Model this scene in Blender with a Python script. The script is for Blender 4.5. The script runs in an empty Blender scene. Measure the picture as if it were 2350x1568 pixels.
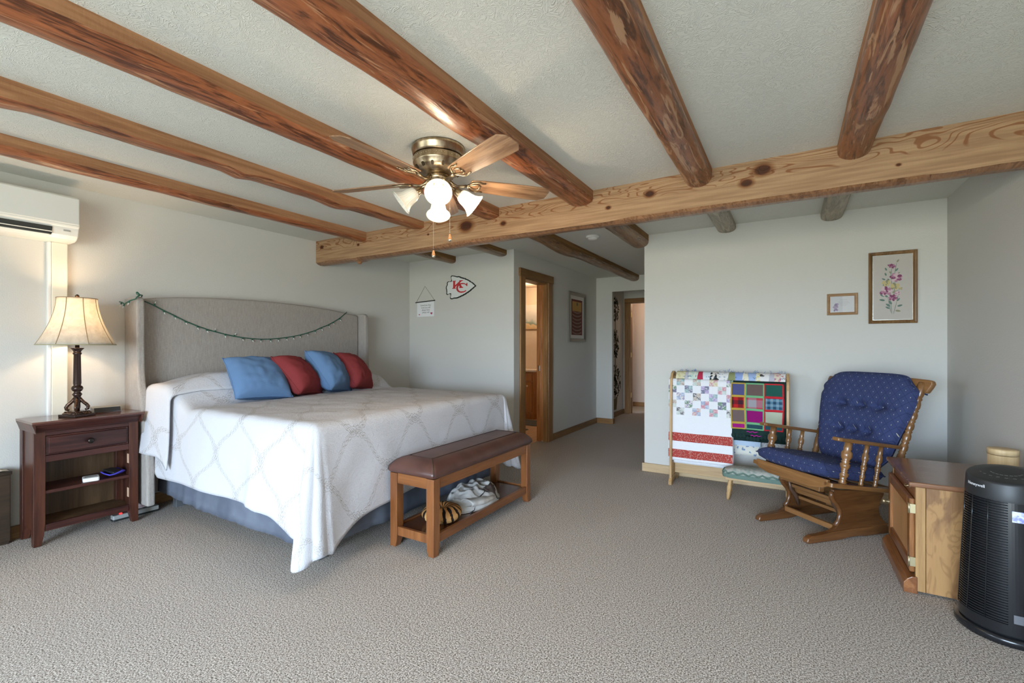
import bpy, bmesh, math, random
from mathutils import Vector, Matrix, noise, Quaternion
random.seed(7)
S = bpy.context.scene
COL = S.collection
PI = math.pi
# ---------------------------------------------------------------- camera, world, windows light, exposure
H = 1.25
C = 2.3725
YAW = math.radians(30.97)
cam_d = bpy.data.cameras.new('camera')
cam = bpy.data.objects.new('camera', cam_d)
COL.objects.link(cam)
cam.location = (0, 0, H)
cam.rotation_euler = (PI / 2, 0, YAW)
cam_d.sensor_width = 36
cam_d.lens = 1055.5 / 2350 * 36
cam_d.shift_y = 11.8 / 2350
cam_d.clip_start = 0.02
S.camera = cam
S.view_settings.view_transform = 'Standard'
S.view_settings.look = 'None'
S.view_settings.exposure = 0.14
S.view_settings.gamma = 1
S.view_settings.use_curve_mapping = False
S.cycles.use_denoising = True
S.cycles.max_bounces = 10
S.cycles.diffuse_bounces = 6
S.cycles.transparent_max_bounces = 12
S.cycles.sample_clamp_indirect = 6
S.cycles.caustics_reflective = False
S.cycles.caustics_refractive = False

W = bpy.data.worlds.new('world')
S.world = W
W.use_nodes = True
wn = W.node_tree
bg = wn.nodes['Background']
tc = wn.nodes.new('ShaderNodeTexCoord')
sx = wn.nodes.new('ShaderNodeSeparateXYZ')
rp = wn.nodes.new('ShaderNodeValToRGB')
mr = wn.nodes.new('ShaderNodeMapRange')
mr.inputs[1].default_value = -1
mr.inputs[2].default_value = 1
wn.links.new(tc.outputs['Generated'], sx.inputs[0])
wn.links.new(sx.outputs[2], mr.inputs[0])
wn.links.new(mr.outputs[0], rp.inputs[0])
cr = rp.color_ramp
cr.elements[0].position = 0.0
cr.elements[0].color = (.24, .26, .22, 1)
cr.elements[1].position = 1.0
cr.elements[1].color = (.60, .78, 1.0, 1)
e = cr.elements.new(.485); e.color = (.30, .33, .29, 1)
e = cr.elements.new(.515); e.color = (.62, .79, 1.0, 1)
wn.links.new(rp.outputs[0], bg.inputs[0])
SKY = 42.0
bg.inputs[1].default_value = SKY

# room plan (metres): x to the right along the rear wall, y away along the headboard wall
XL, XB, XR = -4.32, -2.704, 1.03
YA, YB, YH, YF = 4.5475, 4.664, 7.2, -3.2
WINDOWS = [(-1.85, .98, .02, 2.05)]     # in the front wall: x0,x1,z0,z1
SIDE = (-3.05, -1.65, 1.05, 2.06)           # in the left wall: y0,y1,z0,z1
for i, (x0, x1, z0, z1) in enumerate(WINDOWS):                      # sampling portals in the window openings
    ld = bpy.data.lights.new('window_portal', 'AREA')
    ld.shape = 'RECTANGLE'; ld.size = x1 - x0; ld.size_y = z1 - z0
    ld.cycles.is_portal = True
    lo = bpy.data.objects.new('window_portal', ld)
    lo.location = ((x0 + x1) / 2, YF - .13, (z0 + z1) / 2)
    lo.rotation_euler = (PI / 2, 0, 0)
    COL.objects.link(lo)

ld = bpy.data.lights.new('window_portal', 'AREA')
ld.shape = 'RECTANGLE'; ld.size = SIDE[3] - SIDE[2]; ld.size_y = SIDE[1] - SIDE[0]
ld.cycles.is_portal = True
lo = bpy.data.objects.new('window_portal', ld)
lo.location = (XL - .13, (SIDE[0] + SIDE[1]) / 2, (SIDE[2] + SIDE[3]) / 2)
lo.rotation_euler = (0, -PI / 2, 0)
COL.objects.link(lo)

def lamp(name, loc, power, color, radius):
    ld = bpy.data.lights.new(name, 'POINT')
    ld.energy = power; ld.color = color; ld.shadow_soft_size = radius
    lo = bpy.data.objects.new(name, ld); lo.location = loc
    COL.objects.link(lo)
    return lo
WARM = (1.0, .72, .42)

# ---------------------------------------------------------------- helpers
MATS = {}
MX = {}          # object -> world matrix of things and parts
def tag(o, label=None, cat=None, group=None, kind=None):
    if label: o['label'] = label
    if cat: o['category'] = cat
    if group: o['group'] = group
    if kind: o['kind'] = kind
    return o
def thing(name, label, cat, loc=(0, 0, 0), rotz=0, group=None, kind=None):
    o = bpy.data.objects.new(name, None)
    o.empty_display_size = .1
    COL.objects.link(o)
    o.location = loc; o.rotation_euler = (0, 0, rotz)
    MX[o.name] = Matrix.Translation(loc) @ Matrix.Rotation(rotz, 4, 'Z')
    return tag(o, label, cat, group, kind)

class MB:
    def __init__(s):
        s.v = []; s.f = []; s.m = []; s.sm = []; s.uv = None
    def add(s, vs, fs, mi=0, smooth=False):
        b = len(s.v)
        s.v += [Vector(p) for p in vs]
        s.f += [tuple(b + i for i in f) for f in fs]
        s.m += [mi] * len(fs); s.sm += [smooth] * len(fs)
        return s
    def box(s, x0, x1, y0, y1, z0, z1, mi=0, M=None):
        vs = [Vector((x, y, z)) for z in (z0, z1) for y in (y0, y1) for x in (x0, x1)]
        if M: vs = [M @ p for p in vs]
        return s.add(vs, [(0, 2, 3, 1), (4, 5, 7, 6), (0, 1, 5, 4), (2, 6, 7, 3), (0, 4, 6, 2), (1, 3, 7, 5)], mi)
    def prism(s, pts, lo, hi, axis='x', mi=0, M=None, smooth=False):
        n = len(pts)
        def p3(a, b, c):
            return {'x': (c, a, b), 'y': (a, c, b), 'z': (a, b, c)}[axis]
        vs = [Vector(p3(a, b, lo)) for a, b in pts] + [Vector(p3(a, b, hi)) for a, b in pts]
        if M: vs = [M @ p for p in vs]
        s.add(vs, [(i, (i + 1) % n, n + (i + 1) % n, n + i) for i in range(n)], mi, smooth)
        b = len(s.v) - 2 * n
        s.f += [tuple(b + i for i in reversed(range(n))), tuple(b + n + i for i in range(n))]
        s.m += [mi, mi]; s.sm += [False, False]
        return s
    def tube(s, path, rad, n=8, mi=0, closed=False, cap=True, smooth=True):
        P = [Vector(p) for p in path]
        m = len(P)
        R = rad if isinstance(rad, (list, tuple)) else [rad] * m
        up = Vector((0, 0, 1)); prev = None
        vs = []
        for i, p in enumerate(P):
            a = P[(i - 1) % m] if closed or i > 0 else p
            b = P[(i + 1) % m] if closed or i < m - 1 else p
            t = (b - a).normalized()
            if prev is None:
                u = t.orthogonal().normalized() if abs(t.dot(up)) > .95 else t.cross(up).normalized()
            else:
                u = (prev - t * prev.dot(t)).normalized()
            prev = u; w = t.cross(u)
            for k in range(n):
                an = 2 * PI * k / n
                vs.append(p + R[i] * (math.cos(an) * u + math.sin(an) * w))
        fs = []
        for i in range(m if closed else m - 1):
            j = (i + 1) % m
            for k in range(n):
                l = (k + 1) % n
                fs.append((i * n + k, i * n + l, j * n + l, j * n + k))
        s.add(vs, fs, mi, smooth)
        if cap and not closed:
            b = len(s.v) - len(vs)
            s.f += [tuple(b + k for k in reversed(range(n))), tuple(b + (m - 1) * n + k for k in range(n))]
            s.m += [mi, mi]; s.sm += [False, False]
        return s
    def lathe(s, prof, c=(0, 0, 0), axis=(0, 0, 1), n=24, mi=0, cap=True, smooth=True, M=None):
        """prof: (distance along axis, radius)"""
        ax = Vector(axis).normalized()
        u = ax.orthogonal().normalized(); w = ax.cross(u)
        c = Vector(c)
        vs = []
        for h, r in prof:
            for k in range(n):
                a = 2 * PI * k / n
                vs.append(c + ax * h + r * (math.cos(a) * u + math.sin(a) * w))
        if M: vs = [M @ p for p in vs]
        fs = []
        m = len(prof)
        for i in range(m - 1):
            for k in range(n):
                l = (k + 1) % n
                fs.append((i * n + k, i * n + l, (i + 1) * n + l, (i + 1) * n + k))
        s.add(vs, fs, mi, smooth)
        if cap:
            b = len(s.v) - len(vs)
            if prof[0][1] > 1e-5:
                s.f.append(tuple(b + k for k in reversed(range(n)))); s.m.append(mi); s.sm.append(False)
            if prof[-1][1] > 1e-5:
                s.f.append(tuple(b + (m - 1) * n + k for k in range(n))); s.m.append(mi); s.sm.append(False)
        return s
    def turned(s, p0, p1, prof, n=14, mi=0):
        p0, p1 = Vector(p0), Vector(p1); L = (p1 - p0).length
        return s.lathe([(t * L, r) for t, r in prof], p0, p1 - p0, n, mi)
    def grid(s, fn, nu, nv, mi=0, smooth=True, closed_u=False, uvfn=None, flip=False):
        vs = []; uvs = []
        cu = nu if closed_u else nu + 1
        for j in range(nv + 1):
            for i in range(cu):
                vs.append(fn(i / nu, j / nv))
                if uvfn: uvs.append(uvfn(i / nu, j / nv))
        fs = []
        for j in range(nv):
            for i in range(nu):
                a = j * cu + i; b = j * cu + (i + 1) % cu
                q = (a, b, b + cu, a + cu)
                fs.append(q[::-1] if flip else q)
        if uvfn:
            if s.uv is None: s.uv = {}
            b = len(s.v)
            for i, t in enumerate(uvs): s.uv[b + i] = t
        return s.add(vs, fs, mi, smooth)
    def ball(s, c, r, n=14, mi=0, sc=(1, 1, 1)):
        m = n // 2
        c = Vector(c)
        def fn(u, v):
            th = 2 * PI * u; ph = PI * v
            return c + Vector((r * sc[0] * math.sin(ph) * math.cos(th), r * sc[1] * math.sin(ph) * math.sin(th), -r * sc[2] * math.cos(ph)))
        return s.grid(fn, n, m, mi, True, True)
    def build(s, name, mat, parent=None, bevel=0, seg=2, solid=0, offset=-1, sub=0, local=False, M=None):
        vs = s.v
        if M: vs = [M @ p for p in vs]
        if parent is not None and not local:
            inv = MX[parent.name].inverted()
            vs = [inv @ p for p in vs]
        me = bpy.data.meshes.new(name)
        me.from_pydata([tuple(p) for p in vs], [], s.f)
        ms = mat if isinstance(mat, (list, tuple)) else [mat]
        for x in ms: me.materials.append(x)
        me.polygons.foreach_set('material_index', s.m)
        me.polygons.foreach_set('use_smooth', s.sm)
        if s.uv:
            ul = me.uv_layers.new(name='map')
            for lp in me.loops:
                ul.data[lp.index].uv = s.uv.get(lp.vertex_index, (0, 0))
        me.update()
        o = bpy.data.objects.new(name, me)
        COL.objects.link(o)
        if parent is not None:
            o.parent = parent
            MX[o.name] = MX[parent.name].copy()
        else:
            MX[o.name] = Matrix.Identity(4)
        if solid:
            md = o.modifiers.new('solid', 'SOLIDIFY'); md.thickness = solid; md.offset = offset
        if bevel:
            md = o.modifiers.new('bevel', 'BEVEL'); md.width = bevel; md.segments = seg
            md.limit_method = 'ANGLE'; md.angle_limit = math.radians(40); md.harden_normals = False
        if sub:
            md = o.modifiers.new('sub', 'SUBSURF'); md.levels = sub; md.render_levels = sub
        return o
def box(name, mat, parent, x0, x1, y0, y1, z0, z1, bevel=.002, M=None, **k):
    return MB().box(x0, x1, y0, y1, z0, z1).build(name, mat, parent, bevel, M=M, **k)
def struct(o): return tag(o, kind='structure')
def strip(path, w, lo, hi, axis='x'):
    """MB of a board of width w following a 2-D path, extruded lo..hi along axis"""
    P = [Vector(p) for p in path]
    A = []; B = []
    for i, p in enumerate(P):
        t = (P[min(i + 1, len(P) - 1)] - P[max(i - 1, 0)]).normalized()
        nrm = Vector((-t.y, t.x))
        A.append(p + nrm * w / 2); B.append(p - nrm * w / 2)
    mb = MB()
    def p3(q, c):
        return {'x': (c, q.x, q.y), 'y': (q.x, c, q.y), 'z': (q.x, q.y, c)}[axis]
    vs = []
    for a, b in zip(A, B):
        vs += [p3(a, lo), p3(b, lo), p3(b, hi), p3(a, hi)]
    fs = []
    for i in range(len(P) - 1):
        for k in range(4):
            l = (k + 1) % 4
            fs.append((i * 4 + k, i * 4 + l, (i + 1) * 4 + l, (i + 1) * 4 + k))
    e = (len(P) - 1) * 4
    fs += [(3, 2, 1, 0), (e, e + 1, e + 2, e + 3)]
    return mb.add(vs, fs)
def text_mb(body, size, ex=.0005, shear=0, spacing=1.0, align='CENTER'):
    cu = bpy.data.curves.new('t', 'FONT')
    cu.body = body; cu.size = size; cu.extrude = ex; cu.shear = shear
    cu.space_character = spacing; cu.align_x = align; cu.align_y = 'CENTER'; cu.resolution_u = 3
    o = bpy.data.objects.new('t', cu); COL.objects.link(o)
    bpy.context.view_layer.update()
    me = bpy.data.meshes.new_from_object(o.evaluated_get(bpy.context.evaluated_depsgraph_get()))
    mb = MB().add([v.co.copy() for v in me.vertices], [tuple(p.vertices) for p in me.polygons])
    bpy.data.objects.remove(o); bpy.data.curves.remove(cu); bpy.data.meshes.remove(me)
    return mb
def rpoly(x0, x1, y0, y1, r, n=5):
    out = []
    for cx, cy, a in ((x1 - r, y1 - r, 0), (x0 + r, y1 - r, 90), (x0 + r, y0 + r, 180), (x1 - r, y0 + r, 270)):
        for i in range(n + 1):
            t = math.radians(a + 90 * i / n)
            out.append((cx + r * math.cos(t), cy + r * math.sin(t)))
    return out
def sm(a, b, x):
    t = max(0, min(1, (x - a) / (b - a))); return t * t * (3 - 2 * t)
def nz(*p): return noise.noise(Vector(p))
# faces of walls: matrix putting text (x right, y up) on a plane
def on_wall_y(x, y, z): return Matrix.Translation((x, y, z)) @ Matrix.Rotation(PI / 2, 4, 'X')          # faces -y
def on_wall_x(x, y, z): return Matrix.Translation((x, y, z)) @ Matrix.Rotation(PI / 2, 4, 'Z') @ Matrix.Rotation(PI / 2, 4, 'X')  # faces +x

# ---------------------------------------------------------------- materials
class N:
    def __init__(s, name, rough=.6, metal=0, spec=.5, col=(.5, .5, .5)):
        s.mat = bpy.data.materials.new(name); s.mat.use_nodes = True
        s.t = s.mat.node_tree; s.b = s.t.nodes['Principled BSDF']
        s.b.inputs['Roughness'].default_value = rough
        s.b.inputs['Metallic'].default_value = metal
        s.b.inputs['Specular IOR Level'].default_value = spec
        s.b.inputs['Base Color'].default_value = (*col, 1)
        MATS[name] = s.mat
    def n(s, t, **k):
        nd = s.t.nodes.new('ShaderNode' + t)
        for a, b in k.items():
            if a.startswith('i_'): nd.inputs[a[2:]].default_value = b
            else: setattr(nd, a, b)
        return nd
    def l(s, a, b): s.t.links.new(a, b)
    def coord(s, scale=(1, 1, 1), kind='Object', loc=(0, 0, 0)):
        a = s.n('TexCoord'); m = s.n('Mapping')
        m.inputs['Scale'].default_value = scale
        m.inputs['Location'].default_value = loc
        s.l(a.outputs[kind], m.inputs[0]); return m.outputs[0]
    def noise(s, vec, scale, detail=3, rough=.5, dist=0):
        a = s.n('TexNoise'); a.inputs['Scale'].default_value = scale; a.inputs['Detail'].default_value = detail
        a.inputs['Roughness'].default_value = rough; a.inputs['Distortion'].default_value = dist
        s.l(vec, a.inputs['Vector']); return a.outputs['Fac']
    def ramp(s, fac, stops):
        r = s.n('ValToRGB'); c = r.color_ramp
        c.elements[0].position = stops[0][0]; c.elements[0].color = (*stops[0][1], 1)
        c.elements[1].position = stops[-1][0]; c.elements[1].color = (*stops[-1][1], 1)
        for p, q in stops[1:-1]:
            e = c.elements.new(p); e.color = (*q, 1)
        s.l(fac, r.inputs[0]); return r.outputs[0]
    def mix(s, fac, a, b, mode='MIX'):
        m = s.n('Mix', data_type='RGBA', blend_type=mode)
        for v, i in ((fac, 0), (a, 6), (b, 7)):
            if isinstance(v, (int, float)): m.inputs[i].default_value = v
            elif isinstance(v, tuple): m.inputs[i].default_value = (*v, 1)
            else: s.l(v, m.inputs[i])
        return m.outputs[2]
    def math(s, op, a, b=0, c=0):
        m = s.n('Math', operation=op)
        for i, v in enumerate((a, b, c)):
            if isinstance(v, (int, float)): m.inputs[i].default_value = v
            else: s.l(v, m.inputs[i])
        return m.outputs[0]
    def sep(s, vec):
        x = s.n('SeparateXYZ'); s.l(vec, x.inputs[0]); return x.outputs
    def comb(s, x, y, z):
        m = s.n('CombineXYZ')
        for i, v in enumerate((x, y, z)):
            if isinstance(v, (int, float)): m.inputs[i].default_value = v
            else: s.l(v, m.inputs[i])
        return m.outputs[0]
    def color(s, c): s.l(c, s.b.inputs['Base Color']); return s
    def bump(s, h, strength=.3, dist=.01):
        b = s.n('Bump'); b.inputs['Strength'].default_value = strength; b.inputs['Distance'].default_value = dist
        s.l(h, b.inputs['Height']); s.l(b.outputs[0], s.b.inputs['Normal']); return s

def plain(name, col, rough=.5, metal=0, spec=.5):
    return N(name, rough, metal, spec, col).mat
def fabric(name, col, scale=500, var=.12, bump=.25, rough=.9, dist=.002):
    k = N(name, rough, 0, .2, col)
    v = k.coord()
    a = k.noise(v, scale, 2); b = k.noise(v, scale / 18, 3)
    c = tuple(x * (1 - var) for x in col); d = tuple(min(1, x * (1 + var)) for x in col)
    k.color(k.mix(k.math('ADD', k.math('MULTIPLY', a, .5), k.math('MULTIPLY', b, .5)), c, d))
    k.bump(a, bump, dist)
    return k.mat
def wood(name, dark, light, axis='x', grain=26, rough=.4, contrast=1.0, spec=.4, ring=0.0, coat=0):
    k = N(name, rough, 0, spec)
    i = 'xyz'.index(axis)
    sc = [1.0] * 3; sc[i] = .07
    v = k.coord(tuple(sc))
    a = k.noise(v, grain, 5, .6, 1.2)
    b = k.noise(v, grain * 7, 3, .6)
    big = k.noise(v, grain * .22, 2)
    f = k.math('ADD', k.math('MULTIPLY', a, .6), k.math('ADD', k.math('MULTIPLY', b, .25), k.math('MULTIPLY', big, .35)))
    if ring:
        w = k.math('SINE', k.math('MULTIPLY', a, ring))
        f = k.math('ADD', f, k.math('MULTIPLY', w, .07))
    h = .13 / max(contrast, .1)
    mid = tuple((p + q) / 2 for p, q in zip(dark, light))
    k.color(k.ramp(f, [(.6 - h, dark), (.6, mid), (.6 + h, light)]))
    k.bump(b, .08, .002)
    if coat:
        k.b.inputs['Coat Weight'].default_value = coat; k.b.inputs['Coat Roughness'].default_value = .15
    return k.mat
def wall_paint(name, col, bump=.35, scale=150):
    k = N(name, .85, 0, .2, col)
    v = k.coord()
    a = k.noise(v, scale, 3, .55, .3)
    k.bump(a, bump, .004)
    return k.mat

M_wall = wall_paint('wall_paint', (.60, .585, .545))
M_wall_bath = wall_paint('bath_paint', (.78, .66, .52))
M_wall_room = wall_paint('far_room_paint', (.62, .52, .47))
k = N('ceiling_plaster', .9, 0, .15, (.67, .665, .61))
v = k.coord()
a = k.noise(v, 15, 2.5, .5, 2.2)
r1 = k.math('ABSOLUTE', k.math('SUBTRACT', a, .42)); r2 = k.math('ABSOLUTE', k.math('SUBTRACT', a, .52)); r3 = k.math('ABSOLUTE', k.math('SUBTRACT', a, .60))
rm = k.math('MINIMUM', r1, k.math('MINIMUM', r2, r3))
mk = k.noise(v, 4.5, 2)
rr = k.n('MapRange'); rr.inputs[1].default_value = 0; rr.inputs[2].default_value = .028; rr.inputs[3].default_value = 1; rr.inputs[4].default_value = 0
k.l(rm, rr.inputs[0])
hh = k.math('ADD', k.math('MULTIPLY', rr.outputs[0], mk), k.math('MULTIPLY', k.noise(v, 60, 3), .25))
k.bump(hh, .42, .008)
M_ceil = k.mat
k = N('carpet_pile', .97, 0, .1)
v = k.coord()
a = k.noise(v, 155, 2.5, .75); b = k.noise(v, 420, 2, .6); big = k.noise(v, 1.3, 3)
f = k.math('ADD', k.math('MULTIPLY', a, .7), k.math('MULTIPLY', b, .3))
c1 = k.ramp(f, [(.415, (.095, .068, .048)), (.47, (.36, .30, .245)), (.525, (.66, .59, .525)), (.585, (.92, .855, .78))])
k.color(k.mix(k.math('MULTIPLY', big, .25), c1, (.40, .35, .31)))
k.bump(f, .9, .012)
M_carpet = k.mat
M_trim = wood('pine_trim', (.19, .085, .025), (.36, .19, .07), 'z', 16, .4)
M_trim_x = wood('pine_trim_x', (.19, .085, .025), (.36, .19, .07), 'x', 16, .4)
M_trim_y = wood('pine_trim_y', (.16, .08, .025), (.31, .17, .07), 'y', 16, .4)
M_trim_oak = wood('light_oak_base', (.42, .29, .15), (.58, .42, .24), 'x', 22, .4)
M_jamb = wood('red_pine_jamb', (.30, .10, .025), (.55, .25, .09), 'z', 12, .3, 1.2)

def sawn(name, dark, light):
    k = N(name, .65, 0, .25)
    v = k.coord((1, .05, 1))
    a = k.noise(v, 30, 5, .65, .6)
    v2 = k.coord((.3, 1, .3))
    saw = k.noise(v2, 90, 2, .5)
    k.color(k.mix(k.math('MULTIPLY', saw, .35), k.ramp(a, [(.40, dark), (.60, light)]), dark))
    k.bump(saw, .25, .004)
    return k.mat
def log(name, dark, mid, light, pale=.62, rough=.33):
    k = N(name, rough, 0, .45)
    v = k.coord((1, .11, 1))
    v2 = k.coord((1, .085, 1), loc=(3.1, 0, 1.7))
    a = k.noise(v, 26, 5, .68, 1.5)
    b = k.noise(v2, 30, 4, .62, .8)
    fine = k.noise(v, 130, 3)
    base = k.ramp(k.math('ADD', k.math('MULTIPLY', a, .8), k.math('MULTIPLY', fine, .2)), [(.40, dark), (.50, mid), (.62, tuple(x * 1.35 for x in mid))])
    msk = k.ramp(b, [(pale, (0, 0, 0)), (pale + .045, (1, 1, 1))])
    k.color(k.mix(msk, base, light))
    k.bump(k.math('ADD', a, k.math('MULTIPLY', fine, .3)), .35, .006)
    return k.mat
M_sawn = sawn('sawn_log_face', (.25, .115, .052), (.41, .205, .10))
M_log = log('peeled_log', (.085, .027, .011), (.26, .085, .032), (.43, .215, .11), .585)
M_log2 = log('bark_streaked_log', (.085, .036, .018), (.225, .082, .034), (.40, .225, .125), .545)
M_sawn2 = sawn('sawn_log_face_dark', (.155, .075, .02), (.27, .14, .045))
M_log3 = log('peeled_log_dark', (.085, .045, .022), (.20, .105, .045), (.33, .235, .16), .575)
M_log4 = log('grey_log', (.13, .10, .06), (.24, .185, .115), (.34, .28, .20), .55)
# girder: sawn pine face with cathedral grain and knots
k = N('girder_pine', .6, 0, .3)
vec = k.coord(); X, Y, Z = k.sep(vec)[0:3]
KN = [(-4.22, 2.30, .014), (-3.66, 2.262, .009), (-2.33, 2.268, .036), (-1.961, 2.24, .014), (-1.087, 2.23, .010), (-.798, 2.278, .018), (-.217, 2.245, .019), (-.131, 2.308, .026), (-2.75, 2.25, .006), (.5, 2.21, .006)]
dmin = None; pull = None
for x, z, r in KN:
    dx = k.math('SUBTRACT', X, x); dz = k.math('SUBTRACT', Z, z)
    d = k.math('SQRT', k.math('ADD', k.math('MULTIPLY', k.math('MULTIPLY', dx, dx), .45), k.math('MULTIPLY', dz, dz)))
    q = k.math('DIVIDE', d, r)
    dmin = q if dmin is None else k.math('MINIMUM', dmin, q)
big = k.noise(k.coord((.55, 1, 2.2), loc=(2.4, 0, 0)), 2.6, 2, .5, .6)
infl = k.math('DIVIDE', 1.0, k.math('ADD', k.math('MULTIPLY', dmin, dmin), .6))
phase = k.math('ADD', k.math('MULTIPLY', big, 105), k.math('ADD', k.math('MULTIPLY', Z, 110), k.math('MULTIPLY', infl, -9)))
sn = k.math('SINE', phase)
upper = k.n('MapRange'); upper.inputs[1].default_value = 2.19; upper.inputs[2].default_value = 2.27; k.l(Z, upper.inputs[0])
line = k.ramp(k.math('MULTIPLY', sn, upper.outputs[0]), [(.66, (0, 0, 0)), (.92, (1, 1, 1))])
fine = k.noise(k.coord((.05, 1, 1)), 60, 4)
saw = k.noise(k.coord((1, .3, .12)), 120, 2)
basec = k.ramp(fine, [(.38, (.285, .165, .088)), (.62, (.40, .25, .14))])
basec = k.mix(k.math('MULTIPLY', saw, .25), basec, (.27, .15, .075))
c2 = k.mix(k.math('MULTIPLY', line, .8), basec, (.19, .065, .018))
kn = k.ramp(k.math('MULTIPLY', dmin, .25), [(.17, (.16, .07, .03)), (.24, (.22, .10, .04)), (.31, (.55, .38, .22)), (.5, (1, 1, 1))])
k.color(k.mix(1.0, c2, kn, 'MULTIPLY'))
k.bump(saw, .2, .003)
M_girder = k.mat
M_gund = log('girder_underside', (.16, .075, .035), (.26, .13, .065), (.32, .19, .11), .62)

# ---------------------------------------------------------------- structure
def wallbox(name, boxes, mat=None):
    mb = MB()
    for b in boxes: mb.box(*b)
    return struct(mb.build(name, mat or M_wall))
CT = C + .1
struct(MB().add([(XL - .1, YF - .1, 0), (XR + .1, YF - .1, 0), (XR + .1, YB + .1, 0), (-2.84, YB + .1, 0), (XL - .1, YB + .1, 0), (-2.84, 9.9, 0), (-1.0, 9.9, 0), (-1.0, YB + .1, 0)],
       [(0, 1, 2, 7, 3, 4), (3, 7, 6, 5)]).build('floor', M_carpet))
struct(MB().box(XL - .2, XR + .2, YF - .15, 10.0, C, CT).build('ceiling', M_ceil))
wallbox('wall_left', [(XL - .12, XL, SIDE[1], YA, 0, C), (XL - .12, XL, YF - .1, SIDE[0], 0, C), (XL - .12, XL, SIDE[0], SIDE[1], 0, SIDE[2]), (XL - .12, XL, SIDE[0], SIDE[1], SIDE[3], C)])
wallbox('wall_rear_left', [(XL - .12, XB, YA, YA + .115, 0, C)])
DY0, DY1, DZ = 4.79, 5.41, 2.083
wallbox('wall_bathroom', [(XB - .15, XB, YA + .115, DY0, 0, C), (XB - .15, XB, DY1, YH + .1, 0, C), (XB - .15, XB, DY0, DY1, DZ, C)])
wallbox('wall_hall_end', [(XB, -2.434, YH, YH + .08, 0, C), (-2.434, -1.2415, YH, YH + .08, 2.137, C)])
wallbox('wall_rear', [(-1.2415, XR, YB, YB + .115, 0, C)])
wallbox('wall_right', [(XR, XR + .12, YF - .1, YB + .115, 0, C)])
wallbox('wall_hall_right', [(-1.2415, -1.12, YB + .115, 9.9, 0, C)])
wallbox('wall_hall_left', [(-2.75, -2.65, YH + .08, 8.5, 0, C)])
wallbox('wall_hall_far', [(-2.75, -2.53, 8.5, 8.6, 0, C), (-2.53, -1.75, 8.5, 8.6, 2.06, C), (-1.75, -1.2415, 8.5, 8.6, 0, C)])
wallbox('wall_far_room', [(-2.9, -1.2415, 9.62, 9.7, 0, C), (-2.9, -2.8, 8.6, 9.62, 0, C)], M_wall_room)
fb = []
xs = [XL - .1] + [w for q in WINDOWS for w in q[:2]] + [XR + .1]
for i in range(0, len(xs), 2): fb.append((xs[i], xs[i + 1], YF - .12, YF, 0, C))
for x0, x1, z0, z1 in WINDOWS:
    fb.append((x0, x1, YF - .12, YF, z1, C)); fb.append((x0, x1, YF - .12, YF, 0, z0))
wallbox('wall_front', fb)
M_white = plain('white_vinyl', (.8, .8, .78), .4)
kg = N('window_glass', .02, 0, .3, (1, 1, 1))
tr = kg.n('BsdfTransparent'); mxs = kg.n('MixShader'); mxs.inputs[0].default_value = .94
kg.l(kg.b.outputs[0], mxs.inputs[1]); kg.l(tr.outputs[0], mxs.inputs[2]); kg.l(mxs.outputs[0], kg.t.nodes['Material Output'].inputs[0])
for i, (x0, x1, z0, z1) in enumerate(WINDOWS):
    w = struct(thing('window_%d' % (i + 1), None, None, (x0, YF - .08, z0)))
    for a, b, c_, d in ((x0, x0 + .05, z0, z1), (x1 - .05, x1, z0, z1), (x0 + .05, x1 - .05, z0, z0 + .05), (x0 + .05, x1 - .05, z1 - .05, z1), ((x0 + x1) / 2 - .03, (x0 + x1) / 2 + .03, z0 + .05, z1 - .05)):
        box('window_frame', M_white, w, a, b, YF - .10, YF - .05, c_, d)
    for a, b in ((x0 + .05, (x0 + x1) / 2 - .03), ((x0 + x1) / 2 + .03, x1 - .05)):
        MB().box(a, b, YF - .078, YF - .072, z0 + .05, z1 - .05).build('pane', kg.mat, w)
y0, y1, z0, z1 = SIDE
w = struct(thing('window_2', None, None, (XL - .08, y0, z0)))
for a, b, c_, d in ((y0, y0 + .05, z0, z1), (y1 - .05, y1, z0, z1), (y0 + .05, y1 - .05, z0, z0 + .05), (y0 + .05, y1 - .05, z1 - .05, z1), ((y0 + y1) / 2 - .03, (y0 + y1) / 2 + .03, z0 + .05, z1 - .05)):
    box('window_frame', M_white, w, XL - .10, XL - .05, a, b, c_, d)
for a, b in ((y0 + .05, (y0 + y1) / 2 - .03), ((y0 + y1) / 2 + .03, y1 - .05)):
    MB().box(XL - .078, XL - .072, a, b, z0 + .05, z1 - .05).build('pane', kg.mat, w)
# baseboards
BH = .085
def base(name, mat, *b): return struct(box(name, mat, None, *b, bevel=.004))
base('baseboard_bathroom', M_trim_y, XB, XB + .018, 5.527, YH, 0, BH)
base('baseboard_hall_end', M_trim_x, XB + .018, -2.416, YH - .018, YH, 0, BH)
base('baseboard_hall_jamb', M_trim_y, -2.434, -2.416, YH, YH + .08, 0, BH)
base('baseboard_hall_left', M_trim_y, -2.65, -2.632, YH + .08, 8.48, 0, BH)
base('baseboard_rear', M_trim_oak, -1.262, XR - .02, YB - .02, YB, 0, .083)
base('baseboard_hall_right', M_trim_y, -1.262, -1.2415, YB, 8.5, 0, .083)
base('baseboard_rear_left', M_trim_x, XL + .02, XB, YA - .018, YA, 0, BH)
base('baseboard_left', M_trim_y, XL, XL + .018, YF, YA - .018, 0, BH)
base('baseboard_right', M_trim_y, XR - .018, XR, YF, YB - .02, 0, BH)
base('baseboard_far_room', M_trim_x, -2.8, -1.26, 9.602, 9.62, 0, .09)
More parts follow.
